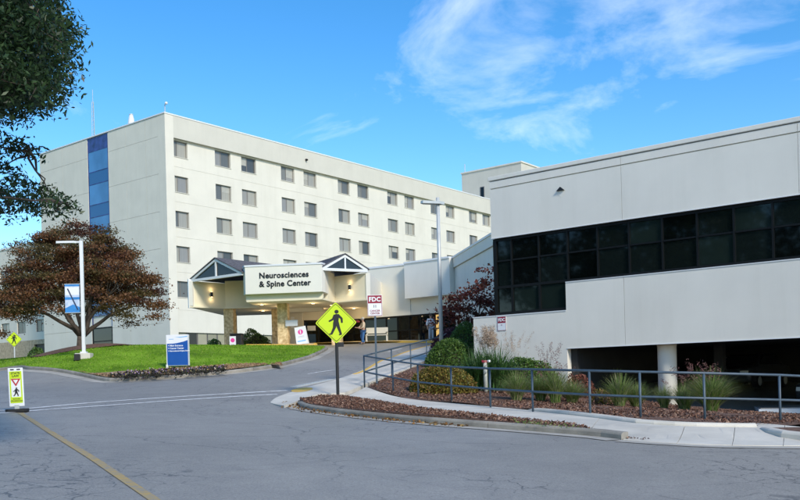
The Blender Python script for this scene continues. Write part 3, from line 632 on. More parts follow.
MB().box(-.5, .5, -.3, .3, -.3, 2.65).build('shaft', STUCCO, pier, bevel=.02); MB().box(-.56, .56, -.36, .36, -.3, 0.05).build('base', CONC, pier, bevel=.02); MB().box(-.35, -.1, -.32, -.3, 1.5, 2.3).build('notice', WHITE, pier)
# low white wall along the foot of the tower
lw = tag(empty('garden_wall', main_pt(0, -14, 0), MA), 'low white garden wall behind the lawn and canopy columns', 'wall')
MB().box(6.5, 24, 0, .3, 3.2, 4.55).build('panel', STUCCO, lw); MB().box(6.45, 24.05, -.05, .35, 4.55, 4.66).build('cap', WHITEM, lw)

# ------------------------------------------------------------------ entrance canopy
can = empty('entrance_canopy', at(283.5, 280, 54.9)[:2] + (0,), R(-6)); tag(can, 'cream entrance canopy on stone columns with two gabled corners and lettered sign', 'canopy')
zs0, zf0, zf1 = 6.70, 6.78, 8.45
PA, PI, PJ, PD = (-6.8, 2.9), (-5.2, 4.7), (2.66, 3.2), (4.9, 2.1)
soff = [(-7.05, 2.7), (-6.7, 2.78), (-5.2, 4.5), (-2.75, 4.6), (-2.5, .35), (2.35, .35), (2.5, 1.4), (2.72, 3.0), (4.95, 1.95), (5.15, 2.05), (5.15, 11), (-7.05, 11)]
mb = MB(); mb.prism(soff, zs0, zs0 + .1); mb.build('soffit', CANLIT, can)
def wallseg(a, b, z0, z1, t, name, m, parent=can):
    a, b = Vector(a), Vector(b); d = (b - a).normalized(); n = Vector((-d.y, d.x)) * t
    return MB().prism([a, b, b + n, a + n], z0, z1).build(name, m, parent)
wallseg(PA, PI, zs0 + .1, zf1, .3, 'fascia', CANLIT); wallseg(PI, (-2.6, 4.85), zs0 + .1, zf1 + .15, .3, 'fascia', CANLIT)
wallseg((2.5, 1.5), PJ, zs0 + .1, zf1 + .15, .3, 'fascia', CANLIT); wallseg(PJ, PD, zs0 + .1, zf1, .3, 'fascia', CANLIT)
wallseg((-7.05, 11), (-7.07, 2.7), zs0 + .1, zf1, .28, 'side_fascia', CANO); wallseg((5.17, 2.05), (5.17, 11), zs0 + .1, zf1, .28, 'side_fascia', CANO)
wallseg((-7.07, 2.68), (-6.77, 2.88), zs0 - .02, zf1 + .15, .2, 'end_cap', WHITEM)
mb = MB(); mb.prism([(-2.72, .55), (-2.45, 0), (2.42, 0), (2.52, .55), (2.52, 3.4), (2.3, 5.2), (-2.72, 5.2)], 7.15, 8.86); mb.build('sign_box', CANO, can, bevel=.015)
mb = MB(); mb.prism([(-2.76, .53), (-2.48, -.04), (2.45, -.04), (2.56, .53), (2.56, 3.4), (2.3, 5.2), (-2.76, 5.2)], 8.86, 8.97); mb.build('sign_coping', WHITEM, can)
for tx_, z_ in (('Neurosciences', 8.27), ('& Spine Center', 7.74)): link('lettering', text_mesh(tx_, .50, BLACKP, .015, 'LEFT', 1.05, .012), can, (-1.55, -.02, z_))
wallseg((-2.55, .42), (2.4, .42), zs0 + .1, 7.16, .2, 'fascia', CANLIT)
# gables
def gable(a, b, z0, za, inward, ridge_len, name):
    a, b = Vector(a), Vector(b); d = (b - a).normalized(); L = (b - a).length; ang = math.atan2(d.y, d.x)
    g = link(name, MB().box(0, L, -.06, .14, z0, z0 + .16).mesh(name, WHITEM), can, (a.x, a.y, 0), (0, 0, ang))
    h = za - z0; w = .16
    for sgn in (0, 1):
        p = [(0, z0 + .0), (L / 2, za), (L / 2, za - .2), (.42, z0 + .16), (0, z0 + .16)] if not sgn else [(L, z0), (L, z0 + .16), (L - .42, z0 + .16), (L / 2, za - .2), (L / 2, za)]
        p = [(0, z0 + .16), (.26, z0 + .15), (L / 2, za - .12), (L / 2, za + .02), (-.05, z0 + .18)] if not sgn else [(L, z0 + .16), (L + .05, z0 + .18), (L / 2, za + .02), (L / 2, za - .12), (L - .26, z0 + .15)]
        MB().prismy(p, -.062, .15).build('rake_board', WHITEM, g)
    MB().box(L / 2 - .05, L / 2 + .05, -.058, .13, z0 + .16, za - .15).build('king_post', WHITEM, g)
    MB().prismy([(.2, z0 + .13), (L / 2 - .04, z0 + .13), (L / 2 - .04, za - .11)], .03, .06).build('gable_glass', GLASSB, g); MB().prismy([(L / 2 + .04, z0 + .13), (L - .2, z0 + .13), (L / 2 + .04, za - .11)], .03, .06).build('gable_glass', GLASSB, g)
    k = ridge_len
    for sgn in (-1, 1):
        x0 = L / 2; x1 = L / 2 + sgn * (L / 2 + .12); zt, zl = za + .06, z0 + .14
        mbb = MB(); mbb.add([(x0, -.12, zt), (x1, -.12, zl), (x1, k, zl), (x0, k, zt), (x0, -.12, zt + .06), (x1, -.12, zl + .06), (x1, k, zl + .06), (x0, k, zt + .06)], [(0, 1, 2, 3), (4, 5, 6, 7), (0, 1, 5, 4), (1, 2, 6, 5), (2, 3, 7, 6), (3, 0, 4, 7)]); mbb.build('roof_slope', SHING, g)
        for j in range(6):
            t0 = (j + .5) / 6.2; xx = x0 + (x1 - x0) * t0; zz_ = zt + (zl - zt) * t0 + .062
            MB().box(xx - .02, xx + .02, -.1, k, zz_ - .01, zz_ + .014).build('shingle_course', SHING, g)
    return g
gable((-6.9, 2.85), (-2.7, .25), 8.40, 9.66, 1, 5.2, 'left_gable'); gable((2.42, .25), (5.0, 2.05), 8.50, 9.52, 1, 5.0, 'right_gable')
MB().prism([(-6.8, 5.3), (-2.7, 5.3), (2.3, 5.3), (5.0, 3.1), (5.0, 11), (-6.8, 11)], 8.3, 8.42).build('flat_roof', CONC, can)
def column(x, y):
    wx = can.matrix_basis @ Vector((x, y, 0)); z0 = tz(wx.x, wx.y) - .1
    MB().box(x - .34, x + .34, y - .34, y + .34, z0, zs0).build('column', STONE, can, bevel=.03)
for x, y in ((-5.04, 5.1), (-.64, 2.4), (-2.05, 6.5), (2.47, 4.7), (-6.3, 9.6), (1.6, 9.6)): column(x, y)
LAMPW = mat('lit_lamp_glass', (.9, .8, .6), .4, emit=(1.0, .72, .36), estr=3)
def point(loc, parent, e, r=.05, col=(1, .74, .42)):
    l = bpy.data.lights.new('lamp_light', 'POINT'); l.energy = e; l.shadow_soft_size = r; l.color = col; o = bpy.data.objects.new('lamp_light', l); COL.objects.link(o); o.parent = parent; o.location = loc
for x, y, nx, ny in ((-5.95, 3.86, .75, -.66), (3.8, 2.64, -.44, -.9)):
    sc = link('wall_sconce', MB().tube([(0, 0, -.16), (0, 0, .16)], .09, 10).mesh('wall_sconce', BLACKM), can, (x + nx * .14, y + ny * .14, 7.62))
    for s in (-1, 1):
        MB().tube([(0, 0, s * .162), (0, 0, s * .175)], .06, 8).build('lamp', LAMPW, sc); point((nx * .06, ny * .06, s * .34), sc, 1.2, .05)
for x, y in ((-2.0, 2.2), (-1.2, 4.2), (1.3, 2.6), (2.2, 4.4), (-3.2, 7), (3.2, 7.6), (.9, 7.2)):
    dl = link('downlight', MB().tube([(0, 0, 0), (0, 0, -.035)], .14, 12).mesh('downlight', WHITEM), can, (x, y, zs0 - .002)); MB().tube([(0, 0, -.036), (0, 0, -.045)], .1, 12).build('lamp', LAMPW, dl); point((0, 0, -.25), dl, 6, .08)
MB().box(-1.6, 1.2, 6.2, 6.7, 6.45, 6.7).build('beam', CANO, can)
# column island with yellow painted kerb
isl = [(-9.6, 55.75), (-5.75, 55.75), (-5.35, 56.4), (-5.6, 58.2), (-9.9, 58.4)]
io = tag(empty('column_island', (0, 0, 0)), kind='structure'); sheet('slab', [Vector(p) for p in isl], .17, CONC, .8, io, skirt=.3)
kerb(io, smooth_path([Vector(p) for p in [(-9.7, 55.7), (-7.5, 55.7), (-5.7, 55.7), (-5.25, 56.4), (-5.5, 58.2)]], .4), 1, YPAD, .18, .2, 2.0)
ek = tag(empty('entrance_kerb', (0, 0, 0)), kind='structure'); kerb(ek, smooth_path([A0 + Vector((-3.4, -2.2)), A0 + Vector((.5, -2.0)), A1 + Vector((0, -2.0)), A2 + Vector((0, -1.6))], .5), 1, YPAD, .3, .16, 3)
sheet('slab', [A0 + Vector((-3.4, -1.95)), A1 + Vector((0, -1.75)), A2 + Vector((0, -1.35)), A2 + Vector((0, 1)), A0 + Vector((-3.4, 1.5))], .13, CONC, 1, ek)

# ------------------------------------------------------------------ right-hand building over a garage
rbd = tag(empty('grey_office_building', (RBO.x, RBO.y, 0), RBA), 'grey stucco building with black ribbon windows over an open garage', 'building')
XE = 30.0; xj = [-6.74, -1.11, 4.9, 10.9, 16.9, 22.9, XE]
MB().box(-6.7, XE, .05, 14, 7.2, 9.3).build('upper_core', GREYW, rbd)
for a, b in zip(xj, xj[1:]):
    MB().box(a + .006, b - .006, 0, .3, 7.13, 9.075).build('fascia_panel', GREYW, rbd); MB().box(a + .006, b - .006, -.015, .3, 9.115, 9.385).build('parapet_panel', GREYW, rbd)
    if b > -3: MB().box(a + .006 if a > -3 else -3.4615, b - .006, 0, .3, 2.6, 5.07).build('spandrel_panel', GREYW, rbd)
MB().box(-6.8, XE, -.05, .5, 9.42, 9.58).build('coping', GREYW, rbd, bevel=.02)
MB().box(-6.75, XE, -.02, .06, 7.105, 7.13).build('lit_edge_strip', EDGEW, rbd); MB().box(-3.46, XE, -.02, .28, 5.07, 5.10).build('lit_sill_strip', EDGEW, rbd); MB().box(-3.46, XE, -.02, .08, 2.575, 2.60).build('lit_edge_strip', EDGEW, rbd)  # added white strips paint the light that the wall edges catch
MB().box(-7.7, -3.462, 0, .3, -1, 4.0).build('base_wall', GREYW, rbd); MB().box(-7.72, -3.462, -.02, .32, 4.0, 4.035).build('lit_sill_strip', EDGEW, rbd)  # added white strip on top paints the sunlit sill edge
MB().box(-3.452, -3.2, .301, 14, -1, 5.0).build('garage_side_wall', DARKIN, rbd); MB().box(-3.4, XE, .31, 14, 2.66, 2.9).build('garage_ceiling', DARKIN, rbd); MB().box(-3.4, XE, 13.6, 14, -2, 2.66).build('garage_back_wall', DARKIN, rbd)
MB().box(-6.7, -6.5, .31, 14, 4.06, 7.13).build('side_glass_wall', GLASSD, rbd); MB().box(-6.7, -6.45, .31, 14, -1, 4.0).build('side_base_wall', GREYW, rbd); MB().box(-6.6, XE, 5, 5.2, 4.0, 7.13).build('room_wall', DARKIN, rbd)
wb = link('ribbon_window', MB().box(-6.72, XE, .1, .24, 7.0, 7.10).box(-6.72, XE, .1, .24, 5.10, 5.2).box(-6.72, XE, .11, .23, 6.17, 6.23).box(-6.72, -3.45, .1, .24, 4.04, 4.16).box(-6.72, -6.56, .09, .25, 4.16, 7.0).box(-3.53, -3.452, .09, .25, 4.16, 5.07).mesh('ribbon_window', DARKF), rbd)
mx = [-5.88 + 1.24 * k for k in range(29)]; mx = [x for x in mx if x < XE - .3]
mu = MB().box(-.032, .032, .09, .25, 5.2, 7.0).mesh('mullion', DARKF); mu2 = MB().box(-.045, .045, .09, .25, 4.16, 5.10).mesh('mullion', DARKF)
edges = [-6.56] + mx
for x in mx: link('mullion', mu, wb, (x, 0, 0))
for x in mx[:2]: link('mullion', mu2, wb, (x, 0, 0))
def pane(a, b, z0, z1): MB().box(a + .032, b - .032, .16, .18, z0, z1).build('pane', GLASSD, wb)
for a, b in zip(edges, edges[1:]):
    pane(a, b, 5.2, 6.16); pane(a, b, 6.24, 7.0)
for a, b in ((-6.56, mx[0]), (mx[0], mx[1]), (mx[1], -3.49)): pane(a, b, 4.16, 5.10)
for x in (.12, 7.3, 14.5): MB().lathe([(.33, -1.2), (.33, 2.5), (.36, 2.66)], 28, (x, .75)).build('column', GREYW, rbd, True)
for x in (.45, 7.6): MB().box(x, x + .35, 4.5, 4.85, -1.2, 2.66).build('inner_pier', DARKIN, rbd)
sc = tag(empty('wall_scupper', (*rb(-3.55, 0), 8.55), RBA), 'small dark wedge shaped scupper on the grey building fascia', 'scupper')
MB().prismy([(-.16, 0), (.16, 0), (0, .14)], -.08, -.002).build('hood', BLACKM, sc); MB().prismy([(-.2, -.02), (0, -.26), (.2, -.02), (0, .17)], -.006, -.001).build('plate', GREYW, sc)
fs = tag(empty('wall_fdc_sign', (*rb(-6.33, 0), 3.42), RBA), 'small maroon and white FDC sign fixed on the grey wall', 'sign')
MB().box(-.2, .2, -.02, -.003, 0, .56).build('plate', WHITE, fs); MB().box(-.19, .19, -.024, -.0205, .30, .55).build('header', MAROON, fs); link('lettering', text_mesh('FDC', .17, WHITE, .003, bold=.006), fs, (0, -.027, .42)); link('lettering', text_mesh('11', .08, MAROON, .003), fs, (0, -.024, .22))
mb = MB(); mb.box(-.2, .2, -.023, -.0205, 0, .012); mb.box(-.2, -.188, -.023, -.0205, .012, .3); mb.box(.188, .2, -.023, -.0205, .012, .3); mb.build('border', MAROON, fs)
# low concrete ramp wall beyond the bed
lwl = tag(empty('ramp_wall', G(782, 417).to_2d().to_3d() + Vector((.3, .8, 0)), R(-8)), 'low pale concrete ramp wall by the garage, right of the last grasses', 'wall')
lwl.location.z = tz(lwl.location.x, lwl.location.y)
MB().prism([(-.7, 0), (4, 0), (4, 2.6), (-.2, 2.6)], -.2, .22).build('wall_body', mat('pale_blue_concrete', (.55, .58, .62), .7, .05, 2), lwl, bevel=.02); MB().prism([(-.62, .06), (4, .06), (4, 2.5), (-.2, 2.5)], .22, .25).build('top_slab', ASPH, lwl)

# ------------------------------------------------------------------ street furniture
def on_ground(u, v, dz=0.0, h=0.0):
    p = G(u, v, h); return (p.x, p.y, p.z + dz)
def disc(c, r, y, n=14): return [(c[0] + r * math.cos(2 * math.pi * k / n), y, c[1] + r * math.sin(2 * math.pi * k / n)) for k in range(n)]
def ped_icon(parent, sx, sz, cx, cz, y, m, flip=1):
    """black walking figure, in unit coordinates about 1 high"""
    k = [0]; mb = MB()
    def limb(a, b, ra, rb_):
        a, b = Vector(a), Vector(b); d = (b - a).normalized(); n = Vector((-d.y, d.x)); k[0] += 1; yy = y - .0006 * k[0]
        pts = [a + n * ra, b + n * rb_, b + d * rb_ * .5, b - n * rb_, a - n * ra, a - d * ra * .5]
        mb.prismy([(cx + p.x * sx * flip, cz + p.y * sz) for p in pts], yy - .002, yy)
    k[0] += 1; mb.prismy([(cx + (0.03 + .075 * math.cos(t)) * sx * flip, cz + (.43 + .075 * math.sin(t)) * sz) for t in np.linspace(0, 6.283, 17)[:-1]], y - .003, y)
    limb((.02, .30), (-.0, .02), .10, .085); limb((.06, .31), (.20, .16), .05, .04); limb((.20, .17), (.21, .0), .04, .032); limb((-.03, .30), (-.10, .14), .05, .04); limb((-.09, .15), (-.24, .06), .038, .03)
    limb((.03, .03), (.09, -.2), .068, .052); limb((.09, -.19), (.17, -.46), .05, .036); limb((-.03, .02), (-.06, -.2), .068, .052); limb((-.06, -.19), (-.17, -.44), .05, .038); limb((-.17, -.44), (-.24, -.43), .025, .02); limb((.17, -.455), (.10, -.465), .025, .02)
    return mb.build('walking_figure', m, parent)
def diamond(y0, y1, h, c=(0, 0), r=.05):
    pts = []
    for k in range(4):
        a = k * math.pi / 2; ex, ez = math.cos(a), math.sin(a); tx, tz_ = -math.sin(a), math.cos(a)
        for s in (-1, 0, 1): pts.append((c[0] + ex * (h - (r if s else r * .35)) + tx * s * r, c[1] + ez * (h - (r if s else r * .35)) + tz_ * s * r))
    return MB().prismy(pts, y0, y1)
def ped_sign(name, loc, rz, label, half, zc, ztop, post_mat, square=False):
    t = tag(empty(name, loc, rz), label, 'sign')
    if square: MB().box(-.035, .035, 0, .07, -.1, ztop).build('post', post_mat, t)
    else: MB().tube([(0, .05, -.1), (0, .05, ztop)], .05, 12).build('post', post_mat, t, False)
    diamond(-.012, -.004, half, (0, zc)).build('plate_edge', BLACKP, t); diamond(-.016, -.0125, half - .006, (0, zc)).build('plate', LIME, t)
    b = diamond(-.0185, -.0165, half - .05, (0, zc)); b.build('border', BLACKP, t); diamond(-.0205, -.019, half - .072, (0, zc)).build('face', LIME, t)
    ped_icon(t, half * 1.35, half * 1.22, 0, zc, -.0225, BLACKP); return t
ps = ped_sign('pedestrian_sign', on_ground(338, 399.5, .12), R(2), 'lime yellow pedestrian crossing diamond on a black post in the corner mulch', .655, 2.27, 2.5, BLACKM)
MB().box(.02, .22, -.003, .06, 1.52, 1.66).build('bracket', BLACKM, ps)
ped_sign('pedestrian_sign', (at(14, 340, 76)[0], 76, tz(at(14, 340, 76)[0], 76)), R(8), 'small lime pedestrian diamond far off under the brown tree', .66, 1.95, 2.6, METAL)
# in-street crossing paddle
pd = tag(empty('crossing_paddle', on_ground(17.5, 412), R(12)), 'lime and white yield to pedestrians paddle on black base in the road', 'sign'); pd.rotation_euler[1] = R(-1.5)
MB().prism([(-.24, -.13), (-.17, -.2), (.17, -.2), (.24, -.13), (.24, .13), (.17, .2), (-.17, .2), (-.24, .13)], .0, .075).build('base', mat('black_rubber', (.015, .015, .016), .8), pd, bevel=.015)
MB().box(-.05, .05, -.03, .03, .07, .17).build('hinge', METAL, pd)
MB().box(-.165, .165, -.014, .014, .13, 1.03).build('paddle_edge', WHITE, pd, bevel=.01)
MB().box(-.135, .135, -.018, -.0145, .78, .95).build('upper_field', LIME, pd); MB().box(-.135, .135, -.018, -.0145, .21, .35).build('lower_field', LIME, pd)
MB().box(-.135, -.105, -.018, -.0145, .35, .78).box(.105, .135, -.018, -.0145, .35, .78).build('side_stripe', LIME, pd)
MB().prismy([(-.105, .775), (0, .60), (.105, .775)], -.022, -.0185).build('yield_triangle', RED, pd); MB().prismy([(-.055, .75), (0, .655), (.055, .75)], -.025, -.0225).build('yield_centre', WHITE, pd)
ped_icon(pd, .27, .20, 0, .47, -.019, BLACKP); link('lettering', text_mesh('STATE\nLAW', .07, BLACKP, .001, bold=.002, line=.9), pd, (0, -.0195, .87)); link('lettering', text_mesh('WITHIN\nCROSSWALK', .045, BLACKP, .001, bold=.001, line=1.0), pd, (0, -.0195, .28))
MB().box(-.11, -.03, -.016, -.0142, .975, 1.005).build('reflector', BLACKM, pd); MB().box(.03, .11, -.016, -.0142, .975, 1.005).build('reflector', BLACKM, pd)
# FDC sign on a post
fd = tag(empty('fdc_sign', on_ground(377, 388.4, .1), R(3)), 'maroon and white FDC sign on a grey post by the railing corner', 'sign')
MB().box(-.035, .035, 0, .05, -.1, 2.95).build('post', RAILM, fd)
MB().box(-.26, .26, -.014, -.004, 2.42, 3.16).build('plate', WHITE, fd, bevel=.004); MB().box(-.245, .245, -.018, -.0145, 2.87, 3.145).build('header', MAROON, fd)
mb = MB(); mb.box(-.25, .25, -.017, -.0145, 2.43, 2.445); mb.box(-.25, -.235, -.017, -.0145, 2.445, 2.87); mb.box(.235, .25, -.017, -.0145, 2.445, 2.87); mb.build('border', MAROON, fd)
link('lettering', text_mesh('FDC', .21, WHITE, .003, bold=.008, spacing=1.05), fd, (0, -.021, 3.0)); link('lettering', text_mesh('11', .13, BLACKP, .002, bold=.003), fd, (0, -.017, 2.76)); link('lettering', text_mesh('CANCER\nCENTER', .09, MAROON, .002, bold=.002, line=1.0), fd, (0, -.017, 2.56))
# railing
rail = tag(empty('handrail', (0, 0, 0)), 'slate blue pipe railing around the long mulch bed', 'railing')
fpx = [(364.6, 387), (376.5, 388.2), (393.3, 393.6), (418.5, 399), (451.8, 403.4), (490.6, 408.2), (533, 412.6), (590.4, 417.6), (640.8, 420.4), (705, 422), (780.5, 423.4)]
fpts = [G(u, v, .1) for u, v in fpx] + [Vector((12.2, 21.3, tz(12.2, 21.3))), Vector((15.2, 21.2, tz(15.2, 21.2)))]
bpts = [G(u, v, .1) for u, v in [(364.6, 387), (392, 377), (411, 370.6), (427, 364.6)]] + [Vector((2.2, 44.5, tz(2.2, 44.5))), Vector((2.8, 50, tz(2.8, 50)))]
for j, p in enumerate(fpts + bpts[1:]):
    if j == 1: continue
    MB().tube([(p.x, p.y, p.z - .1), (p.x, p.y, p.z + 1.16)], .028, 10).build('post', RAILM, rail, True)
for h, nm in ((1.17, 'top_rail'), (.62, 'mid_rail')):
    for pts in ([p for i, p in enumerate(fpts) if i != 1], bpts):
        MB().tube([(p.x, p.y, p.z + h) for p in pts], .028, 10).build(nm, RAILM, rail, True)
# street lamps
lp = tag(empty('street_lamp', on_ground(442, 364.6, .1), 0), 'tall pale grey lamp post with one flat head rising behind the shrubs', 'street lamp', 'street lamps')
MB().box(-.22, .22, -.22, .22, -.4, .55).build('footing', CONC, lp, bevel=.03); MB().tube([(0, 0, .55), (0, 0, 7.45)], [.095, .075], 16).build('pole', METAL, lp, True)
MB().box(-.16, .16, -.16, .16, .55, .6).build('base_plate', METAL, lp)
MB().tube([(0, 0, 7.15), (-.45, 0, 7.2)], .05, 8).build('arm', METAL, lp)
hd = link('lamp_head', MB().prism([(-1.18, -.16), (-.4, -.19), (-.2, 0), (-.4, .19), (-1.18, .16), (-1.28, 0)], 7.13, 7.25).mesh('lamp_head', METAL), lp, (0, 0, .0), (0, R(4), 0)); MB().box(-1.2, -.5, -.1, .1, 7.135, 7.149).build('lens', mat('lamp_lens', (.12, .12, .12), .2), hd)
ll = tag(empty('street_lamp', on_ground(84.2, 360.6, .13), R(3)), 'white lamp post with a blue banner standing on the lawn', 'street lamp', 'street lamps')
MB().box(-.36, .36, -.3, .3, -.3, .22).build('footing', CONC, ll, bevel=.03); MB().box(-.075, .075, -.075, .075, .22, 5.58).build('pole', WHITEM, ll, bevel=.015); MB().box(-.14, .14, -.14, .14, .22, .30).build('base_plate', WHITEM, ll)
MB().tube([(0, 0, 5.5), (-.4, 0, 5.52)], .05, 8).build('arm', WHITEM, ll); hd = link('lamp_head', MB().prism([(-1.12, -.15), (-.3, -.16), (-.22, 0), (-.3, .16), (-1.12, .15), (-1.18, 0)], 5.46, 5.56).mesh('lamp_head', WHITEM), ll); MB().box(-1.05, -.4, -.11, .11, 5.445, 5.459).build('lens', mat('lamp_lens_pale', (.3, .3, .3), .2), hd)
bn = tag(empty('lamp_banner', ll.location + Vector((0, 0, 0)), R(3)), 'blue and white vertical banner hanging from the left lamp post', 'banner')
MB().tube([(0, 0, 3.52), (-.84, 0, 3.52)], .02, 6).build('rod', METAL, bn); MB().tube([(0, 0, 2.16), (-.84, 0, 2.16)], .02, 6).build('rod', METAL, bn)
SKYB = mat('banner_blue', (.03, .22, .55), .6, .2, 3); PALEB = mat('banner_pale_blue', (.42, .58, .80), .6, .25, 4, col2=(.62, .70, .85))
MB().box(-.82, -.14, -.006, .006, 2.16, 3.52).build('cloth', PALEB, bn); MB().box(-.82, -.14, -.010, -.0065, 3.42, 3.52).build('top_stripe', SKYB, bn)
MB().box(-.80, -.16, -.010, -.0065, 3.0, 3.38).build('white_panel', WHITE, bn); MB().box(-.82, -.14, -.010, -.0065, 2.78, 2.90).build('middle_stripe', SKYB, bn); MB().prismy([(-.82, 2.16), (-.14, 2.16), (-.14, 2.42), (-.45, 2.55), (-.82, 2.38)], -.010, -.0065).build('lower_field', SKYB, bn)
MB().prismy([(-.72, 3.3), (-.66, 3.32), (-.2, 2.3), (-.26, 2.28)], -.013, -.0105).build('diagonal_mark', mat('banner_dark', (.02, .04, .10), .6), bn)
gl_ = tag(empty('ground_light', on_ground(77.4, 363.6, .14), R(10)), 'small black ground spotlight beside the left lamp footing', 'spotlight')
MB().box(-.13, .13, -.12, .12, 0, .3).build('housing', BLACKM, gl_, bevel=.02); MB().box(-.1, .1, -.1, .1, .301, .31).build('lens', DARKF, gl_)
# blue monument sign
bs = tag(empty('monument_sign', on_ground(178.5, 370.6, .15), R(-4)), 'blue and white hospital direction sign standing in the flower bed', 'sign')
MB().box(-.48, .48, -.11, .11, .06, 1.40).build('cabinet', WHITE, bs, bevel=.01); MB().box(-.5, -.42, -.13, .13, -.15, .12).build('foot', WHITE, bs); MB().box(.40, .48, -.1, .1, -.15, .06).build('foot', BLACKM, bs)
MB().prismy([(-.44, .08), (.475, .08), (.475, 1.16), (.3, 1.10), (0, 1.04), (-.2, 1.02), (-.44, 1.02)], -.116, -.1105).build('blue_field', SBLUE, bs)
MB().prismy([(-.1, 1.30), (.15, 1.27), (.46, 1.30), (.46, 1.345), (.2, 1.31)], -.114, -.1105).build('swoosh', SLBLUE, bs)
for tx_, z_ in (('< Main Entrance', .93), ('< Cancer Center', .815), ('< Neurosciences & Spine Center', .70)): link('lettering', text_mesh(tx_, .10 if z_ > .75 else .072, WHITE, .002, 'LEFT', bold=.003), bs, (-.40, -.119, z_))
MB().box(-.36, -.14, -.113, -.1105, 1.20, 1.225).build('small_print', SLBLUE, bs)
# things by the entrance
bin_ = tag(empty('waste_bin', (at(236, 340, 57.5)[0], 57.5, tz(at(236, 340, 57.5)[0], 57.5) + .0), R(-4)), 'black waste bin with a pink dotted white notice beside the stone column', 'bin')
MB().box(-.32, .42, -.25, .35, 0, .84).build('body', BLACKM, bin_, bevel=.03); MB().box(-.36, .46, -.29, .39, .84, .92).build('lid', BLACKM, bin_, bevel=.02); MB().box(.42, .75, -.1, .1, .55, .62).build('shelf', BLACKM, bin_)
nt_ = MB().box(-.36, .06, -.275, -.255, .1, .74).build('notice', WHITE, bin_); mb = MB(); mb.add(disc((-.15, .48), .14, -.278), [tuple(range(14))]); mb.build('pink_dot', PINK, nt_)
af = tag(empty('a_frame_sign', (at(303, 344, 56.6)[0], 56.6, tz(at(303, 344, 56.6)[0], 56.6) + .17), R(-5)), 'leaning white sandwich board with a pink circle by the yellow kerb', 'sign')
bd = link('board', MB().box(-.36, .36, -.02, .02, 0, 1.15).mesh('board', WHITE), af, (0, -.25, 0), (R(-11), R(-9), 0)); mb = MB(); mb.add(disc((0, .80), .17, -.0215, 18), [tuple(range(18))]); mb.build('pink_circle', PINK, bd)
mb = MB(); mb.box(-.03, .03, -.024, -.0222, .68, .92); mb.build('circle_slash', WHITE, bd); MB().box(-.27, .27, -.022, -.0205, .16, .24).build('blue_stripe', SLBLUE, bd); MB().box(-.2, .2, -.022, -.0205, .5, .52).box(-.2, .2, -.022, -.0205, .44, .455).build('print_line', mat('grey_print', (.4, .4, .42), .5), bd)
link('board', MB().box(-.36, .36, -.02, .02, 0, 1.15).mesh('board', WHITE), af, (0, .25, 0), (R(11), R(-9), 0))
cs = tag(empty('column_notice', can.matrix_basis @ Vector((.0, 1.95, 0)), R(-6)), 'small grey white notice board fixed to the front stone column', 'sign'); cs.location.z = 5.2
MB().box(-.4, .4, -.03, 0, 0, .36).build('board', mat('pale_notice', (.6, .62, .64), .5), cs); MB().box(-.42, .42, -.035, .02, .36, .39).build('frame', METAL, cs)
hs_ = tag(empty('column_header_sign', can.matrix_basis @ Vector((2.47, 4.32, 0)), R(-6)), 'pale blue header plate on the column behind the yellow diamond', 'sign'); hs_.location.z = 6.0
MB().box(-.45, .45, -.06, 0, 0, .24).build('plate', SLBLUE, hs_, bevel=.01); MB().box(-.47, .47, -.065, .01, .24, .27).build('frame', WHITE, hs_)
bc = tag(empty('entrance_bench', (at(377, 343, 60)[0], 60, tz(at(377, 343, 60)[0], 60) + .13), R(-6)), 'white bench in front of the dark glazing at the entrance', 'bench')
CRM = mat('cream_bench_paint', (.62, .58, .48), .6)
MB().box(-.75, .75, -.25, .2, .40, .46).build('seat', CRM, bc, bevel=.01); MB().box(-.75, .75, .18, .24, .55, .95).build('backrest', CRM, bc, bevel=.01)
for x in (-.7, .7):
    MB().box(x - .04, x + .04, -.22, -.14, 0, .40).build('leg', CRM, bc); MB().box(x - .04, x + .04, .15, .23, 0, .56).build('leg', CRM, bc); MB().box(x - .045, x + .045, -.24, .2, .62, .67).build('armrest', CRM, bc)
fp = tag(empty('fire_connection', on_ground(486, 396.6, .12), R(10)), 'pale standpipe with red and white hose caps among the strappy leaves', 'standpipe')
MB().tube([(0, 0, -.1), (0, 0, 1.02)], .07, 12).build('pipe', mat('pale_pipe_paint', (.45, .46, .40), .5, .1, 4), fp, True)
MB().box(-.11, .11, -.07, .07, 1.0, 1.09).build('head', mat('brass_red', (.30, .05, .05), .5), fp, bevel=.03)
for x in (-.1, .1): MB().tube([(x * .8, -.05, 1.05), (x * 1.2, -.14, 1.06)], [.045, .04], 10).build('hose_cap', WHITE if x > 0 else MAROON, fp)
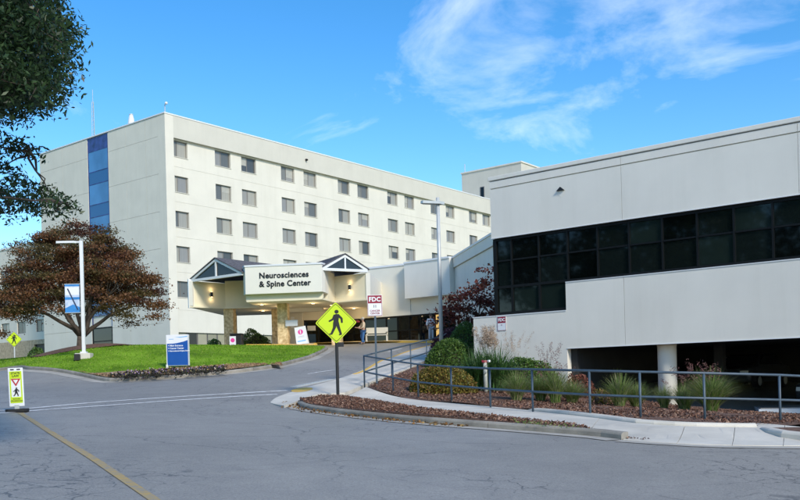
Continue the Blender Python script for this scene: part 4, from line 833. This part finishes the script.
# ------------------------------------------------------------------ car in the dark garage
def car(loc, rz, label):
    c = tag(empty('parked_car', loc, rz), label, 'car'); PAINT = mat('dark_car_paint', (.07, .075, .085), .3, metal=.4, coat=.6)
    prof = [(-2.25, .35), (-2.3, .62), (-2.2, .86), (-1.55, .95), (-.9, 1.40), (-.3, 1.47), (.7, 1.43), (1.45, 1.0), (2.05, .93), (2.2, .75), (2.2, .36), (1.75, .28), (-1.8, .28)]
    bm = bmesh.new(); n = len(prof); rings = []
    for y, f in ((-.88, .96), (-.74, 1.0), (.74, 1.0), (.88, .96)):
        rings.append([bm.verts.new((x * f, y * (1 - .16 * max(0, z - .9) / .55), z if abs(y) < .8 or z < .9 else z * .985)) for x, z in prof])
    for a, b in zip(rings, rings[1:]):
        for i in range(n): bm.faces.new((a[i], a[(i + 1) % n], b[(i + 1) % n], b[i]))
    bm.faces.new(rings[0]); bm.faces.new(list(reversed(rings[-1]))); bmesh.ops.recalc_face_normals(bm, faces=bm.faces[:])
    me = bpy.data.meshes.new('body'); bm.to_mesh(me); bm.free(); me.materials.append(PAINT); me.polygons.foreach_set('use_smooth', [True] * len(me.polygons)); b = link('body', me, c); bv = b.modifiers.new('bevel', 'BEVEL'); bv.width = .04; bv.segments = 2
    for s in (-1, 1):
        MB().prismy([(-1.35, 1.0), (-.85, 1.36), (-.1, 1.41), (-.1, 1.0)], s * .82 - .04, s * .82 + .04).build('side_window', GLASSB, c); MB().prismy([(-.02, 1.0), (-.02, 1.41), (.62, 1.36), (1.2, 1.0)], s * .82 - .04, s * .82 + .04).build('side_window', GLASSB, c)
        for x in (-1.4, 1.35):
            w = link('wheel', MB().tube([(0, -.11, 0), (0, .11, 0)], .32, 20).mesh('wheel', BLACKM), c, (x, s * .80, .32)); MB().tube([(0, -.115, 0), (0, .115, 0)], .2, 14).build('rim', METAL, w)
        MB().box(-2.31, -2.2, s * .62 - .16, s * .62 + .16, .62, .76).build('headlight', WHITE, c); MB().box(2.12, 2.21, s * .64 - .14, s * .64 + .14, .66, .82).build('tail_light', RED, c)
    MB().prismy([(-1.5, .985), (-.93, 1.39), (-.89, 1.40), (-1.46, .975)], -.66, .66).build('windscreen', GLASSB, c); return c
q = rb(4.8, 6.5); car((q.x, q.y, tz(q.x, q.y) + .02), RBA + R(75), 'dark car parked in the garage under the grey building')
q = rb(.3, 9.5); car((q.x, q.y, tz(q.x, q.y) + .02), RBA + R(85), 'second dim car deeper in the garage behind the round column')

# ------------------------------------------------------------------ people
def skin_obj(name, verts, edges, radii, m, parent, sub=1):
    me = bpy.data.meshes.new(name); me.from_pydata(verts, edges, []); me.materials.append(m); o = link(name, me, parent)
    md = o.modifiers.new('skin', 'SKIN'); md.use_smooth_shade = True; sd = o.modifiers.new('sub', 'SUBSURF'); sd.levels = sd.render_levels = sub
    if not me.skin_vertices: me.skin_vertices.new()
    for v, r in zip(me.skin_vertices[0].data, radii): v.radius = (r, r * .8 if r > .1 else r)
    me.skin_vertices[0].data[0].use_root = True; return o
def person(loc, rz, label, shirt, trou, pose, hair, cap=None, carry=None):
    p = tag(empty('person', loc, rz), label, 'person'); SKIN = mat('skin', (.42, .25, .17), .6); sh = mat('shirt', shirt, .85, .1, 8); tr = mat('trousers', trou, .9, .12, 8); shoe = mat('shoe', (.03, .03, .035), .7)
    L = pose
    V = [(0, 0, .93), (0, 0, 1.12), (0, -.01, 1.32), (0, 0, 1.45), (0, -.02, 1.56), (0, -.03, 1.66), (0, -.03, 1.73)]; E = [(i, i + 1) for i in range(6)]; Rr = [.15, .14, .155, .075, .06, .098, .07]
    for s in (-1, 1):
        b = len(V); arm = L['arm' + ('R' if s > 0 else 'L')]; V += [(s * .19, 0, 1.40)] + arm; E += [(2, b)] + [(b + i, b + i + 1) for i in range(len(arm))]; Rr += [.068, .05, .036, .034]
        b = len(V); leg = L['leg' + ('R' if s > 0 else 'L')]; V += [(s * .10, 0, .88)] + leg; E += [(0, b)] + [(b + i, b + i + 1) for i in range(len(leg))]; Rr += [.10, .068, .05, .042]
    skin_obj('body', V, E, Rr, SKIN, p)
    b = [0, 1, 2, 3]; V2 = [V[0], V[1], V[2], (0, 0, 1.43)]; E2 = [(0, 1), (1, 2), (2, 3)]; R2 = [.175, .165, .178, .095]
    for s in (-1, 1):
        arm = L['arm' + ('R' if s > 0 else 'L')]; k = len(V2); mid = tuple((np.array(arm[0]) * .45 + np.array(arm[1]) * .55)); V2 += [(s * .19, 0, 1.40), arm[0], mid]; E2 += [(2, k), (k, k + 1), (k + 1, k + 2)]; R2 += [.088, .07, .058]
    skin_obj('shirt', V2, E2, R2, sh, p)
    V3 = [(0, 0, .95)]; E3 = []; R3 = [.165]
    for s in (-1, 1):
        leg = L['leg' + ('R' if s > 0 else 'L')]; k = len(V3); V3 += [(s * .10, 0, .86), leg[0], leg[1]]; E3 += [(0, k), (k, k + 1), (k + 1, k + 2)]; R3 += [.12, .088, .074]
        a, f = leg[1], leg[2]; MB().ball(((a[0] + f[0]) / 2, (a[1] + f[1]) / 2 - .03, a[2] - .03), .05, .14, .05, 10, 6).build('shoe', shoe, p, True)
        arm = L['arm' + ('R' if s > 0 else 'L')]; w, hnd = Vector(arm[1]), Vector(arm[2]); d = (hnd - w).normalized(); sd = d.cross(Vector((0, 1, .2))).normalized()
        mb = MB(); mb.tube([w, w + d * .09], [.03, .04], 8)
        for q_, l_ in ((-.027, .07), (-.009, .08), (.009, .078), (.027, .06)): o_ = w + d * .085 + sd * q_; mb.tube([o_, o_ + d * l_ * .55, o_ + d * l_ + Vector((0, -.02, 0))], [.009, .009, .007], 6)
        mb.tube([w + d * .03 + sd * .035, w + d * .08 + sd * .065, w + d * .11 + sd * .06], [.011, .010, .008], 6); mb.build('hand', SKIN, p, True)
    skin_obj('trousers', V3, E3, R3, tr, p)
    hm = mat('hair', hair, .8, .2, 20); MB().ball((0, -.015, 1.685), .093, .108, .10, 12, 8).build('hair', hm, p, True)
    MB().ball((0, -.135, 1.64), .014, .022, .022, 8, 5).build('nose', SKIN, p, True)
    for s in (-1, 1): MB().ball((s * .036, -.117, 1.665), .012, .008, .008, 6, 4).build('eye', BLACKP, p); MB().ball((s * .098, -.02, 1.65), .012, .025, .032, 8, 5).build('ear', SKIN, p, True)
    MB().box(-.028, .028, -.128, -.118, 1.594, 1.602).build('mouth', mat('lip', (.3, .1, .09), .6), p)
    if cap: MB().lathe([(.118, 1.69), (.115, 1.74), (.08, 1.80), (.02, 1.82)], 14, (0, -.02)).box(-.08, .08, -.24, -.1, 1.69, 1.705).build('cap', mat('cap_cloth', cap, .9), p, True)
    return p
walk = {'armL': [(-.27, -.12, 1.16), (-.24, -.34, 1.12), (-.22, -.42, 1.13)], 'armR': [(.27, -.06, 1.14), (.26, -.26, 1.04), (.24, -.36, 1.05)], 'legL': [(-.10, -.12, .50), (-.10, .10, .10), (-.10, -.08, .05)], 'legR': [(.10, -.05, .49), (.10, -.12, .09), (.10, -.30, .05)]}
stand = {'armL': [(-.27, .03, 1.13), (-.27, -.05, .88), (-.27, -.08, .79)], 'armR': [(.27, .03, 1.13), (.27, -.05, .88), (.27, -.08, .79)], 'legL': [(-.10, -.02, .48), (-.11, 0, .09), (-.12, -.15, .05)], 'legR': [(.10, -.02, .48), (.11, 0, .09), (.12, -.15, .05)]}
pl = (at(363.5, 343, 58.6)[0], 58.6, tz(at(363.5, 343, 58.6)[0], 58.6) + .01)
person(pl, R(-70), 'person in cream shirt, blue jeans and cap walking by the entrance bench', (.62, .50, .36), (.045, .13, .30), walk, (.45, .42, .38), (.68, .63, .55))
fb = tag(empty('folded_cloth', (pl[0] - .45, pl[1] - .1, pl[2] + 1.52)), 'red bundle held up by the person in the cream shirt', 'bundle'); MB().prism([(-.28, -.09), (-.1, -.12), (.22, -.08), (.25, .08), (-.05, .12), (-.26, .08)], -.06, .05).build('fold', mat('red_cloth', (.45, .06, .06), .9), fb, bevel=.03); MB().prism([(-.2, -.07), (.15, -.06), (.16, .06), (-.18, .07)], .05, .09).build('top_fold', mat('pink_cloth', (.55, .14, .14), .9), fb, bevel=.02)
q = A2 + (A0 - A2).normalized() * 1.9 + Vector((-.1, -1.0)); person((q.x, q.y, tz(q.x, q.y) + .13), R(20), 'person in white standing at the glazing by the purple shrub', (.62, .63, .66), (.40, .42, .46), stand, (.06, .045, .035))

# ------------------------------------------------------------------ foliage
def unit(n):
    v = rng.normal(size=(n, 3)); return v / np.linalg.norm(v, axis=1)[:, None]
def leaves_mesh(name, P, size, mat_, aspect=.5, flat=0.0, droop=0.0, jitter=.3, fold=True):
    """one small pointed leaf (a kite of two triangles) at each point"""
    n = len(P); d = unit(n); d[:, 2] = d[:, 2] * (1 - flat) - droop; d /= np.linalg.norm(d, axis=1)[:, None]
    w = np.cross(d, unit(n) * (1 - flat) + np.array([0, 0, 1.0]) * flat); w /= (np.linalg.norm(w, axis=1)[:, None] + 1e-9)
    s = size * (1 + jitter * (rng.random(n) * 2 - 1)); L = d * s[:, None]; Wd = w * (s * aspect * .5)[:, None]
    V = np.zeros((n, 4, 3)); V[:, 0] = P - L * .5; V[:, 1] = P + Wd - L * .05; V[:, 2] = P + L * .5; V[:, 3] = P - Wd - L * .05
    return tri_mesh(name, V, mat_)
def limb_pts(a, b, sag=.12, n=5, wob=.12):
    a, b = Vector(a), Vector(b); out = []; L = (b - a).length
    for i in range(n + 1):
        t = i / n; p = a.lerp(b, t); p.z += sag * L * math.sin(math.pi * t) ; w = wob * L * .1 * (1 if 0 < i < n else 0); out.append(p + Vector((random.uniform(-w, w), random.uniform(-w, w), random.uniform(-w, w) * .5)))
    return out
# copper-brown maple on the lawn
MAPLES = [leafmat('maroon_maple_leaf', [(.045, .018, .014), (.085, .032, .022), (.13, .05, .03), (.07, .04, .02)], .5, .35), leafmat('russet_maple_leaf', [(.11, .05, .026), (.20, .09, .042), (.30, .145, .065), (.17, .09, .036)], .5, .4), leafmat('olive_maple_leaf', [(.07, .05, .02), (.12, .09, .032), (.19, .13, .05), (.09, .085, .03)], .5, .4)]
TB = Vector(at(81, 352, 48.3)); TB.z = tz(TB.x, TB.y) + .25
mp_ = tag(empty('maple_tree', TB), 'spreading copper brown maple on the lawn behind the bannered lamp post', 'tree')
mb = MB(); mb.tube([(0, 0, -.4), (.03, 0, .25), (.05, .0, .8)], [.30, .24, .21], 10); clus = []
fork = Vector((.05, 0, .8)); mains = []
for k, (dx, dy, hz) in enumerate([(-2.6, -.3, 2.0), (-1.4, .6, 2.8), (-.3, -.5, 3.4), (.7, .6, 3.2), (1.6, -.4, 2.5), (2.6, .4, 1.9), (.2, 1.6, 2.6), (-.6, -1.7, 2.2), (1.0, -1.6, 2.2)]):
    e = Vector((dx, dy, .8 + hz * .75)); pts = limb_pts(fork - Vector((0, 0, .25)), e, .06, 5, .5); mb.tube(pts, [.15, .12, .10, .085, .065, .05], 7); mains.append(e)
centers = []
for k in range(310):
    a = random.uniform(0, 6.283); t = random.random() ** .45; x = 4.55 * t * math.cos(a); y = 2.9 * t * math.sin(a) + .9
    rim = math.sqrt(max(0, 1 - t * t)); zt = 2.1 + 5.0 * rim ** .85; zl = 1.0 + 1.0 * rim * .8 + (.35 if t < .4 else 0)
    z_ = zl + (zt - zl) * random.random() ** .55; z_ = .75 * z_ + .25 * (round(z_ / .75) * .75 + .2 * math.sin(a * 3))
    if x > 3.0: z_ = min(z_, 3.9)
    if x < -2.2 and random.random() < .5: z_ -= .7
    centers.append(Vector((x - .45, y, z_)))
for c in centers[:70]:
    m = min(mains, key=lambda q_: (q_ - c).length); mb.tube(limb_pts(m, c, .03, 3, .5), [.045, .03, .02, .01], 5)
mb.build('trunk', BARK, mp_, True)
PS = [[], [], []]
for ci, c in enumerate(centers):
    P = PS[random.choice((0, 1, 1, 1, 2, 2))]; n = random.randint(210, 330); q_ = rng.normal(size=(n, 3)) * np.array([.36, .36, .11]); q_[:, 2] -= .10 * (q_[:, 0] ** 2 + q_[:, 1] ** 2); P.append(q_ + np.array(c))
for P, m_ in zip(PS, MAPLES): link('crown', leaves_mesh('crown', np.vstack(P), .11, m_, .7, .35, .1), mp_)
# small purple-leaved maple by the grey building
PMAP = leafmat('purple_maple_leaf', [(.07, .02, .02), (.14, .035, .028), (.22, .065, .04), (.12, .05, .03)], .5, .35)
sb = Vector(at(480, 330, 43)); sb.z = tz(sb.x, sb.y)
sm_ = tag(empty('small_maple', sb), 'small open purple leaved maple beside the corner of the grey building', 'tree'); mb = MB(); mb.tube([(0, 0, -.2), (.05, 0, 1.2), (-.05, 0, 2.3)], [.08, .06, .05], 8); P = []
top_ = Vector((-.05, 0, 2.2))
for (x, z_, n) in [(-1.6, 2.5, 150), (-1.9, 2.05, 70), (-1.1, 3.1, 160), (-1.3, 2.7, 120), (-.6, 2.6, 160), (-.55, 3.35, 110), (.1, 3.0, 160), (.35, 3.9, 130), (.55, 4.5, 60), (.0, 3.6, 90), (.6, 2.9, 140), (.9, 2.4, 150), (.4, 2.2, 150), (-.4, 2.0, 140), (-1.0, 2.1, 110), (1.0, 3.4, 90)]:
    c = Vector((x, random.uniform(-.8, .8), z_)); mb.tube(limb_pts(top_ if z_ > 2.2 else (0, 0, 1.3), c, .05, 3, .6), [.03, .022, .014, .008], 5)
    q_ = rng.normal(size=(int(n * 1.35), 3)) * np.array([.30, .28, .13]); P.append(q_ + np.array(c))
mb.build('trunk', BARK, sm_, True); link('crown', leaves_mesh('crown', np.vstack(P), .15, PMAP, .8, .4, .1), sm_)
# overhanging oak, trunk just outside the frame on the left
OAK = leafmat('oak_leaf', [(.010, .022, .008), (.018, .04, .013), (.028, .06, .02), (.05, .09, .03)], .4, .25)
ob = Vector((-8.6, 9.4, 0)); ob.z = tz(ob.x, ob.y)
ok = tag(empty('overhanging_oak', ob), 'dark green oak boughs hanging into the top left corner', 'tree'); mb = MB()
mb.tube([(0, 0, -.3), (.05, 0, 1.5), (-.1, .1, 4), (.1, 0, 7)], [.42, .34, .28, .2], 12); P = []
def ol(u, v, Y): return Vector(at(u, v, Y)) - ob
dense = []
for k in range(900):
    u = random.uniform(-150, 92); v = random.uniform(-120, 128); 
    edge = 66 - max(0, (v - 70)) * .75 - max(0, 30 - v) * .6 + random.uniform(-10, 4)
    if v < 0: edge = 52
    lowv = 114 - max(0, u - 25) * .45 if u > 0 else 118
    if u > edge or v > lowv: continue
    dense.append(ol(u, v, random.uniform(9.0, 12.2)))
for c in dense:
    P.append(np.clip(rng.normal(size=(150, 3)), -1.7, 1.7) * np.array([.13, .2, .11]) + np.array(c))
    for _ in range(1): mb.tube([c, c + Vector((random.gauss(0, .12), random.gauss(0, .12), random.gauss(-.04, .1)))], [.006, .002], 4, False)
sparse = []
for u, v, n in [(3, 150, 60), (12, 142, 60), (22, 146, 50), (30, 152, 40), (5, 168, 60), (15, 176, 60), (2, 185, 70), (24, 186, 60), (32, 192, 55), (42, 190, 50), (50, 197, 60), (58, 203, 60), (66, 204, 40), (44, 208, 55), (34, 206, 60), (22, 202, 60), (12, 198, 70), (4, 205, 70), (-10, 190, 80), (-15, 165, 80), (-12, 210, 60), (8, 214, 40), (28, 212, 30), (-30, 180, 80), (-35, 150, 80), (70, 208, 22), (54, 212, 30)]:
    c = ol(u, v, random.uniform(10.5, 11.8)); sparse.append(c); P.append(np.clip(rng.normal(size=(int(n * 1.6), 3)), -1.8, 1.8) * np.array([.085, .2, .06]) + np.array(c))
outer = []
while len(outer) < 150:              # the rest of the crown, round the trunk beyond the frame's left edge
    c = Vector((random.gauss(-.8, 2.0), random.gauss(0, 2.2), random.uniform(3.2, 8.4))); w_ = c + ob
    if w_.y < .5 or w_.x / w_.y < -.52: outer.append(c); P.append(np.clip(rng.normal(size=(90, 3)), -1.8, 1.8) * np.array([.34, .34, .2]) + np.array(c))
def bough(start, cl, nmain, r0):
    """a few main limbs through groups of leaf clusters, with side branches and twigs springing from them"""
    mains_ = []; ends_ = random.sample(cl, nmain)
    for e in ends_:
        pts = limb_pts(start, e, .05, 8, .8); mb.tube(pts, [r0 * (1 - .85 * t / 8) for t in range(9)], 7); mains_ += pts[2:]
    subs_ = []
    for c in random.sample(cl, min(len(cl), nmain * 6)):
        m_ = min(mains_, key=lambda q: (q - c).length); pts = limb_pts(m_, c, .05, 4, .9); mb.tube(pts, [.022, .017, .012, .008, .004], 5); subs_ += pts[1:]
    for c in cl:
        m_ = min(mains_ + subs_, key=lambda q: (q - c).length)
        if (m_ - c).length > .05: mb.tube(limb_pts(m_, c, .03, 2, .8), [.007, .005, .002], 4, False)
bough(Vector((.1, .1, 5.0)), dense, 5, .09); bough(Vector((-.05, .1, 3.4)), sparse, 3, .055); bough(Vector((0, 0, 5.6)), outer, 9, .12)
mb.build('trunk', BARK, ok, True); link('crown', leaves_mesh('crown', np.vstack(P), .075, OAK, .34, .1, .25), ok)
# street trees across the road to the left of the frame: they show in the black window glass
ELM = leafmat('street_tree_leaf', [(.02, .05, .012), (.035, .075, .02), (.05, .10, .028)], .5, .35)
def street_tree(name):
    t = empty(name); mb = MB(); mb.tube([(0, 0, -.4), (.05, 0, 2), (0, .1, 5), (.1, 0, 9)], [.4, .32, .25, .12], 10); P = []
    for k in range(95):
        a = random.uniform(0, 6.283); z_ = random.uniform(3.4, 13); rr = 5.4 * math.sin(math.pi * min(1, max(.08, (z_ - 2.6) / 11.2))) ** .7 * random.random() ** .45
        c = Vector((rr * math.cos(a), rr * math.sin(a), z_)); P.append(rng.normal(size=(120, 3)) * np.array([.8, .8, .5]) + np.array(c))
        if k % 2 == 0: mb.tube(limb_pts((0, 0, min(z_ - .8, 8) * .8), c, .05, 3, .5), [.1, .07, .04, .015], 5)
    mb.build('trunk', BARK, t, True); link('crown', leaves_mesh('crown', np.vstack(P), .42, ELM, .6, .2, .1), t); return t
st0 = street_tree('street_tree')
spots = [(-24, 13, 3.9, 1.05, 'street tree out to the left of the viewpoint'), (-33, 3, 5.0, 1.1, 'far street tree out to the left of the viewpoint'), (-20, 3, .6, 1.0, 'nearest street tree out to the left of the viewpoint'), (-36, 17, 2.9, 1.1, 'street tree on the left beyond the paddle sign')]
for i, (x, y, a, s, lab) in enumerate(spots):
    t = st0 if i == 0 else copy_tree(st0); t.location = (x, y, tz(x, y)); t.rotation_euler = (0, 0, a); t.scale = (s, s, s); tag(t, lab, 'tree', 'street trees left of the viewpoint')
# shrubs
def shrub(name, label, loc, rx, ry, h, mat_, n, size, aspect=.55, lump=.12, cat='shrub', flat=0.0, group=None):
    t = tag(empty(name, loc), label, cat, group); d = unit(n); d[:, 2] = np.abs(d[:, 2]) * 1.0 - .12
    ph = rng.random(8) * 6.283; fr_ = rng.normal(size=(8, 3)) * 3.2
    bumpv = sum(np.sin(d @ fr_[k] + ph[k]) for k in range(8)) / 8
    r = (1 - rng.random(n) ** 2 * .22) * (1 + lump * 2.2 * bumpv) + rng.normal(size=n) * .02
    P = d * r[:, None] * np.array([rx, ry, h * .92]); P[:, 2] = np.maximum(P[:, 2] + h * .08, .02)
    link('foliage', leaves_mesh('foliage', P, size, mat_, aspect, flat), t)
    core = MB().ball((0, 0, h * .30), rx * .6, ry * .6, h * .34, 14, 8).mesh('twigs', BARK, True); link('inner_twigs', core, t)
    mb = MB()
    for k in range(7):
        a = k * .9; mb.tube([(0, 0, -.1), (rx * .25 * math.cos(a), ry * .25 * math.sin(a), h * .3), (rx * .6 * math.cos(a), ry * .6 * math.sin(a), h * .7)], [.03, .022, .01], 5)
    mb.build('stem', BARK, t); return t
GREEN1 = leafmat('boxwood_leaf', [(.035, .075, .016), (.065, .13, .026), (.10, .19, .035), (.16, .25, .05)], .45, .3)
GOLD = leafmat('golden_shrub_leaf', [(.05, .07, .015), (.12, .13, .025), (.25, .20, .04), (.16, .07, .02), (.32, .26, .06)], .5, .3)
PURP = leafmat('purple_shrub_leaf', [(.018, .008, .018), (.035, .014, .032), (.06, .025, .05)], .5, .2)
DGREEN = leafmat('dark_strap_leaf', [(.03, .075, .02), (.055, .13, .034), (.09, .19, .05)], .45, .3)
LGRASS = leafmat('fountain_grass_blade', [(.08, .15, .03), (.15, .24, .05), (.23, .32, .085), (.32, .34, .15), (.40, .36, .20)], .6, .35)
PLUME = leafmat('tan_plume', [(.38, .28, .20), (.50, .40, .30), (.60, .48, .40)], .9, .3)
PPLUME = leafmat('purple_plume', [(.14, .06, .06), (.22, .11, .10), (.30, .18, .16)], .9, .3)
REDL = leafmat('red_barberry_leaf', [(.10, .025, .02), (.20, .06, .04), (.28, .12, .08)], .6, .3)
def gp(u, v, Y): p = Vector(at(u, v, Y)); p.z = tz(p.x, p.y) + .1; return p
shrub('golden_shrub', 'golden green shrub behind the railing near its corner', gp(441, 396, 29.0), 1.12, .85, 1.02, GOLD, 9000, .09, .5)
shrub('clipped_shrub', 'large clipped round green shrub at the foot of the tall lamp', gp(452, 366, 37.0), 1.12, 1.0, 1.42, GREEN1, 11000, .085, .55, .04)
shrub('round_shrub', 'smaller round green shrub behind the large clipped one', gp(465, 340, 41.0), .9, .9, 2.05, GREEN1, 7000, .09, .55, .05)
shrub('purple_shrub', 'wide dark purple shrub in front of the entrance glazing', gp(457, 338, 48.5), 1.55, 1.0, 1.75, PURP, 5200, .12, .5)
shrub('leafy_shrub', 'low mid green leafy shrub against the grey base wall', gp(530, 384, 31.3), 1.15, .65, 1.4, GREEN1, 5200, .11, .4)
shrub('red_shrub', 'small russet red shrub at the left end of the garage opening', gp(579, 384, 30.2), .55, .45, 1.0, REDL, 1600, .10, .4, .15)
shrub('yellow_perennial', 'small yellow green perennial between the grasses beside the column', gp(601, 399, 27.2), .34, .3, .62, GOLD, 500, .10, .3, .2)
LBUSH = leafmat('light_green_bush_leaf', [(.09, .16, .03), (.17, .26, .06), (.27, .36, .10)], .5, .3)
shrub('courtyard_bush', 'light green bush seen between the stone canopy columns', gp(256, 343, 66), 1.05, .8, 1.35, LBUSH, 1800, .16, .5, .2, group='bushes by the garden wall'); shrub('courtyard_bush', 'small light green bush left of the leftmost stone column', gp(214, 346, 67), .6, .5, .9, LBUSH, 700, .15, .5, .2, group='bushes by the garden wall')
shrub('courtyard_bush', 'dark low bush at the foot of the annex, far left', gp(36, 358, 84), .8, .8, 1.3, GREEN1, 900, .2, .5, .2, group='bushes by the garden wall')
def blade_mesh(name, n, length, spread, width, mat_, arch=.9, seg=4, base=.08):
    V = []; F = []
    for k in range(n):
        a = random.uniform(0, 6.283); L = length * random.uniform(.65, 1.1); out = spread * random.uniform(.1, 1.0) ** .8; w = width * random.uniform(.7, 1.2); b0 = len(V)
        bx, by = base * random.uniform(-1, 1), base * random.uniform(-1, 1); tx, ty = -math.sin(a), math.cos(a)
        for i in range(seg + 1):
            t = i / seg; r = out * t ** 1.5; z_ = L * (t - arch * .42 * (out / max(spread, .01)) * t ** 2.6); ww = w * (1 - t * .92)
            V += [(bx + math.cos(a) * r - tx * ww, by + math.sin(a) * r - ty * ww, z_), (bx + math.cos(a) * r + tx * ww, by + math.sin(a) * r + ty * ww, z_)]
        F += [(b0 + 2 * i, b0 + 2 * i + 1, b0 + 2 * i + 3, b0 + 2 * i + 2) for i in range(seg)]
    me = bpy.data.meshes.new(name); me.from_pydata(V, [], F); me.materials.append(mat_); return me
def plume_mesh(name, n, h, spread, size, mat_, dens=36):
    P = []; mb = MB()
    for k in range(n):
        a = random.uniform(0, 6.283); r = spread * random.random(); H_ = h * random.uniform(.75, 1.05); tip = np.array([r * math.cos(a), r * math.sin(a), H_]); mid = tip * np.array([.45, .45, .6])
        t = rng.random(dens) ** .8; P.append(mid + (tip - mid) * (0.45 + .55 * t)[:, None] + rng.normal(size=(dens, 3)) * size * .55)
    return leaves_mesh(name, np.vstack(P), size * 1.2, mat_, .22, 0, -.5)
gm = [blade_mesh('blades', n_, l_, s_, .010, LGRASS, a_) for n_, l_, s_, a_ in ((620, 1.0, .74, .9), (480, 1.1, .60, .7), (760, .88, .85, 1.15), (540, 1.05, .7, 1.0), (700, .95, .8, .8), (420, .9, .62, 1.0), (820, 1.08, .85, 1.05))]; pm_ = [plume_mesh('plumes', 16, 1.15, .5, .05, PPLUME, 22) for _ in range(2)]
gl_spots = [(517, 398, 26.6, .95, 'leftmost fountain grass tuft, right of the strappy plant'), (556, 402.5, 26.4, 1.0, 'wide fountain grass tuft left of the garage opening'), (572, 402, 26.9, .9, 'fountain grass tuft just below the russet shrub'), (620, 405, 26.0, 1.0, 'fountain grass tuft left of the round column'), (636, 406, 26.4, .85, 'smaller fountain grass touching the round column'), (684, 407, 26.3, 1.0, 'fountain grass tuft just right of the round column'), (711, 411, 25.0, 1.15, 'largest fountain grass tuft, rightmost in the bed'), (541, 401, 26.9, .85, 'fountain grass tuft just left of the wide one'), (664, 407.5, 26.9, .7, 'small fountain grass right against the foot of the round column')]
for i, (u, v, Y, s, lab) in enumerate(gl_spots):
    t = tag(empty('fountain_grass_clump', gp(u, v, Y), i * 1.3), lab, 'grass clump', 'fountain grasses along the bed'); t.scale = (s * 1.3, s * 1.3, s * 1.15); link('blades', gm[i % 7], t)
    if i in (1, 5, 6): tag(link('plumes', pm_[i % 2], t), kind='stuff')
t = tag(empty('strappy_plant', gp(488, 396, 30.2)), 'tall dark green strappy leaved clump around the standpipe', 'plant'); link('blades', blade_mesh('blades', 1200, 1.75, 1.35, .026, DGREEN, 1.3, 5, .55), t)
for (u, v, Y, h, sp, m, lab, n) in [(488, 372, 33.4, 2.05, .55, PLUME, 'tan feathery plumed grass behind the strappy clump', 42), (513, 385, 33.0, 1.95, .9, PPLUME, 'thin pale pink plumed grass against the grey wall', 40), (548, 392, 31.6, 1.75, .7, PPLUME, 'sparse wispy plumed grass beside the garage corner', 22)]:
    t = tag(empty('plume_grass_clump', gp(u, v, Y)), lab, 'grass clump', 'plumed grasses by the wall'); tag(link('plumes', plume_mesh('plumes', n, h, sp, .085 if m is PLUME else .045, PLUME if h > 1.8 else m, 60 if m is PLUME else 34), t), kind='stuff'); link('blades', blade_mesh('blades', 160, h * .72, sp * 1.0, .009, LGRASS if m is PLUME else DGREEN, .6), t)
# flower row in front of the blue sign
fl_poly = G2([(104, 377.6), (130, 373.4), (170, 371), (225, 368.6), (226, 372), (180, 375.4), (130, 378.6)], .16)
p = sample_poly(fl_poly, 150); V = []; C = []
for x, y in p:
    z_ = tz(x, y) + .2; V.append(rng.normal(size=(22, 3)) * np.array([.09, .09, .045]) + np.array([x, y, z_ + .02])); C.append(rng.normal(size=(2, 3)) * np.array([.1, .1, .03]) + np.array([x, y, z_ + .11]))
tag(link('bedding_plants', leaves_mesh('bedding_plants', np.vstack(V), .09, leafmat('bedding_leaf', [(.02, .022, .015), (.035, .03, .022), (.05, .06, .03), (.045, .02, .03)], .6, .2), .6)), 'dark bedding plants in a row before the blue sign', 'flowers', kind='stuff')
tag(link('bedding_flowers', leaves_mesh('bedding_flowers', np.vstack(C), .06, leafmat('bedding_petal', [(.30, .14, .40), (.55, .45, .12), (.45, .40, .55), (.25, .08, .25)], .6, .2), .9)), 'small mauve and yellow flowers on the bedding plants', 'flowers', kind='stuff')
# bark chips, straw and fallen leaves
def scatter(name, label, cat, poly, n, size, mat_, off, aspect=.5, keep=None):
    p = sample_poly(poly, n) if keep is None else keep; z_ = tzv(p[:, 0], p[:, 1]) + (off(p[:, 0], p[:, 1]) + .015 if callable(off) else off) + rng.random(len(p)) * .03
    return tag(link(name, leaves_mesh(name, np.c_[p, z_], size, mat_, aspect, .45, 0, .5)), label, cat, kind='stuff')
scatter('bark_chips', 'brown bark chips covering the corner wedge bed', 'mulch', wedge, 11000, .06, CHIP, wedge_h); scatter('bark_chips', 'brown bark chips covering the long bed by the railing', 'mulch', bed2, 42000, .065, CHIP, .16); scatter('pine_straw', 'pale straw bits on the bed below the blue sign', 'mulch', bed1, 5000, .09, STRAW, .18, .3)
lit = np.array([(q.x, q.y) for q in offset_path(K1[:len(K1) * 3 // 4], -.10)]); lp_ = lit[rng.integers(0, len(lit), 520)] + rng.normal(size=(520, 2)) * np.array([.2, .06]); scatter('fallen_leaves', 'dry fallen leaves lying in the gutter along the corner kerb', 'leaves', None, 0, .075, LITTER, .02, .6, keep=lp_)
gp_ = sample_poly(G2([(508, 421.6), (560, 427), (590, 432), (560, 431), (515, 425.5)], .12), 700)[:120]; rng.shuffle(gp_); zz_ = tzv(gp_[:, 0], gp_[:, 1]) + .16; tag(link('weeds', leaves_mesh('weeds', np.c_[gp_, tzv(gp_[:, 0], gp_[:, 1]) + wedge_h(gp_[:, 0], gp_[:, 1]) + .02 + rng.random(len(gp_)) * .04], .06, LGRASS, .3)), 'patch of green weeds in the corner wedge mulch', 'weeds', kind='stuff')
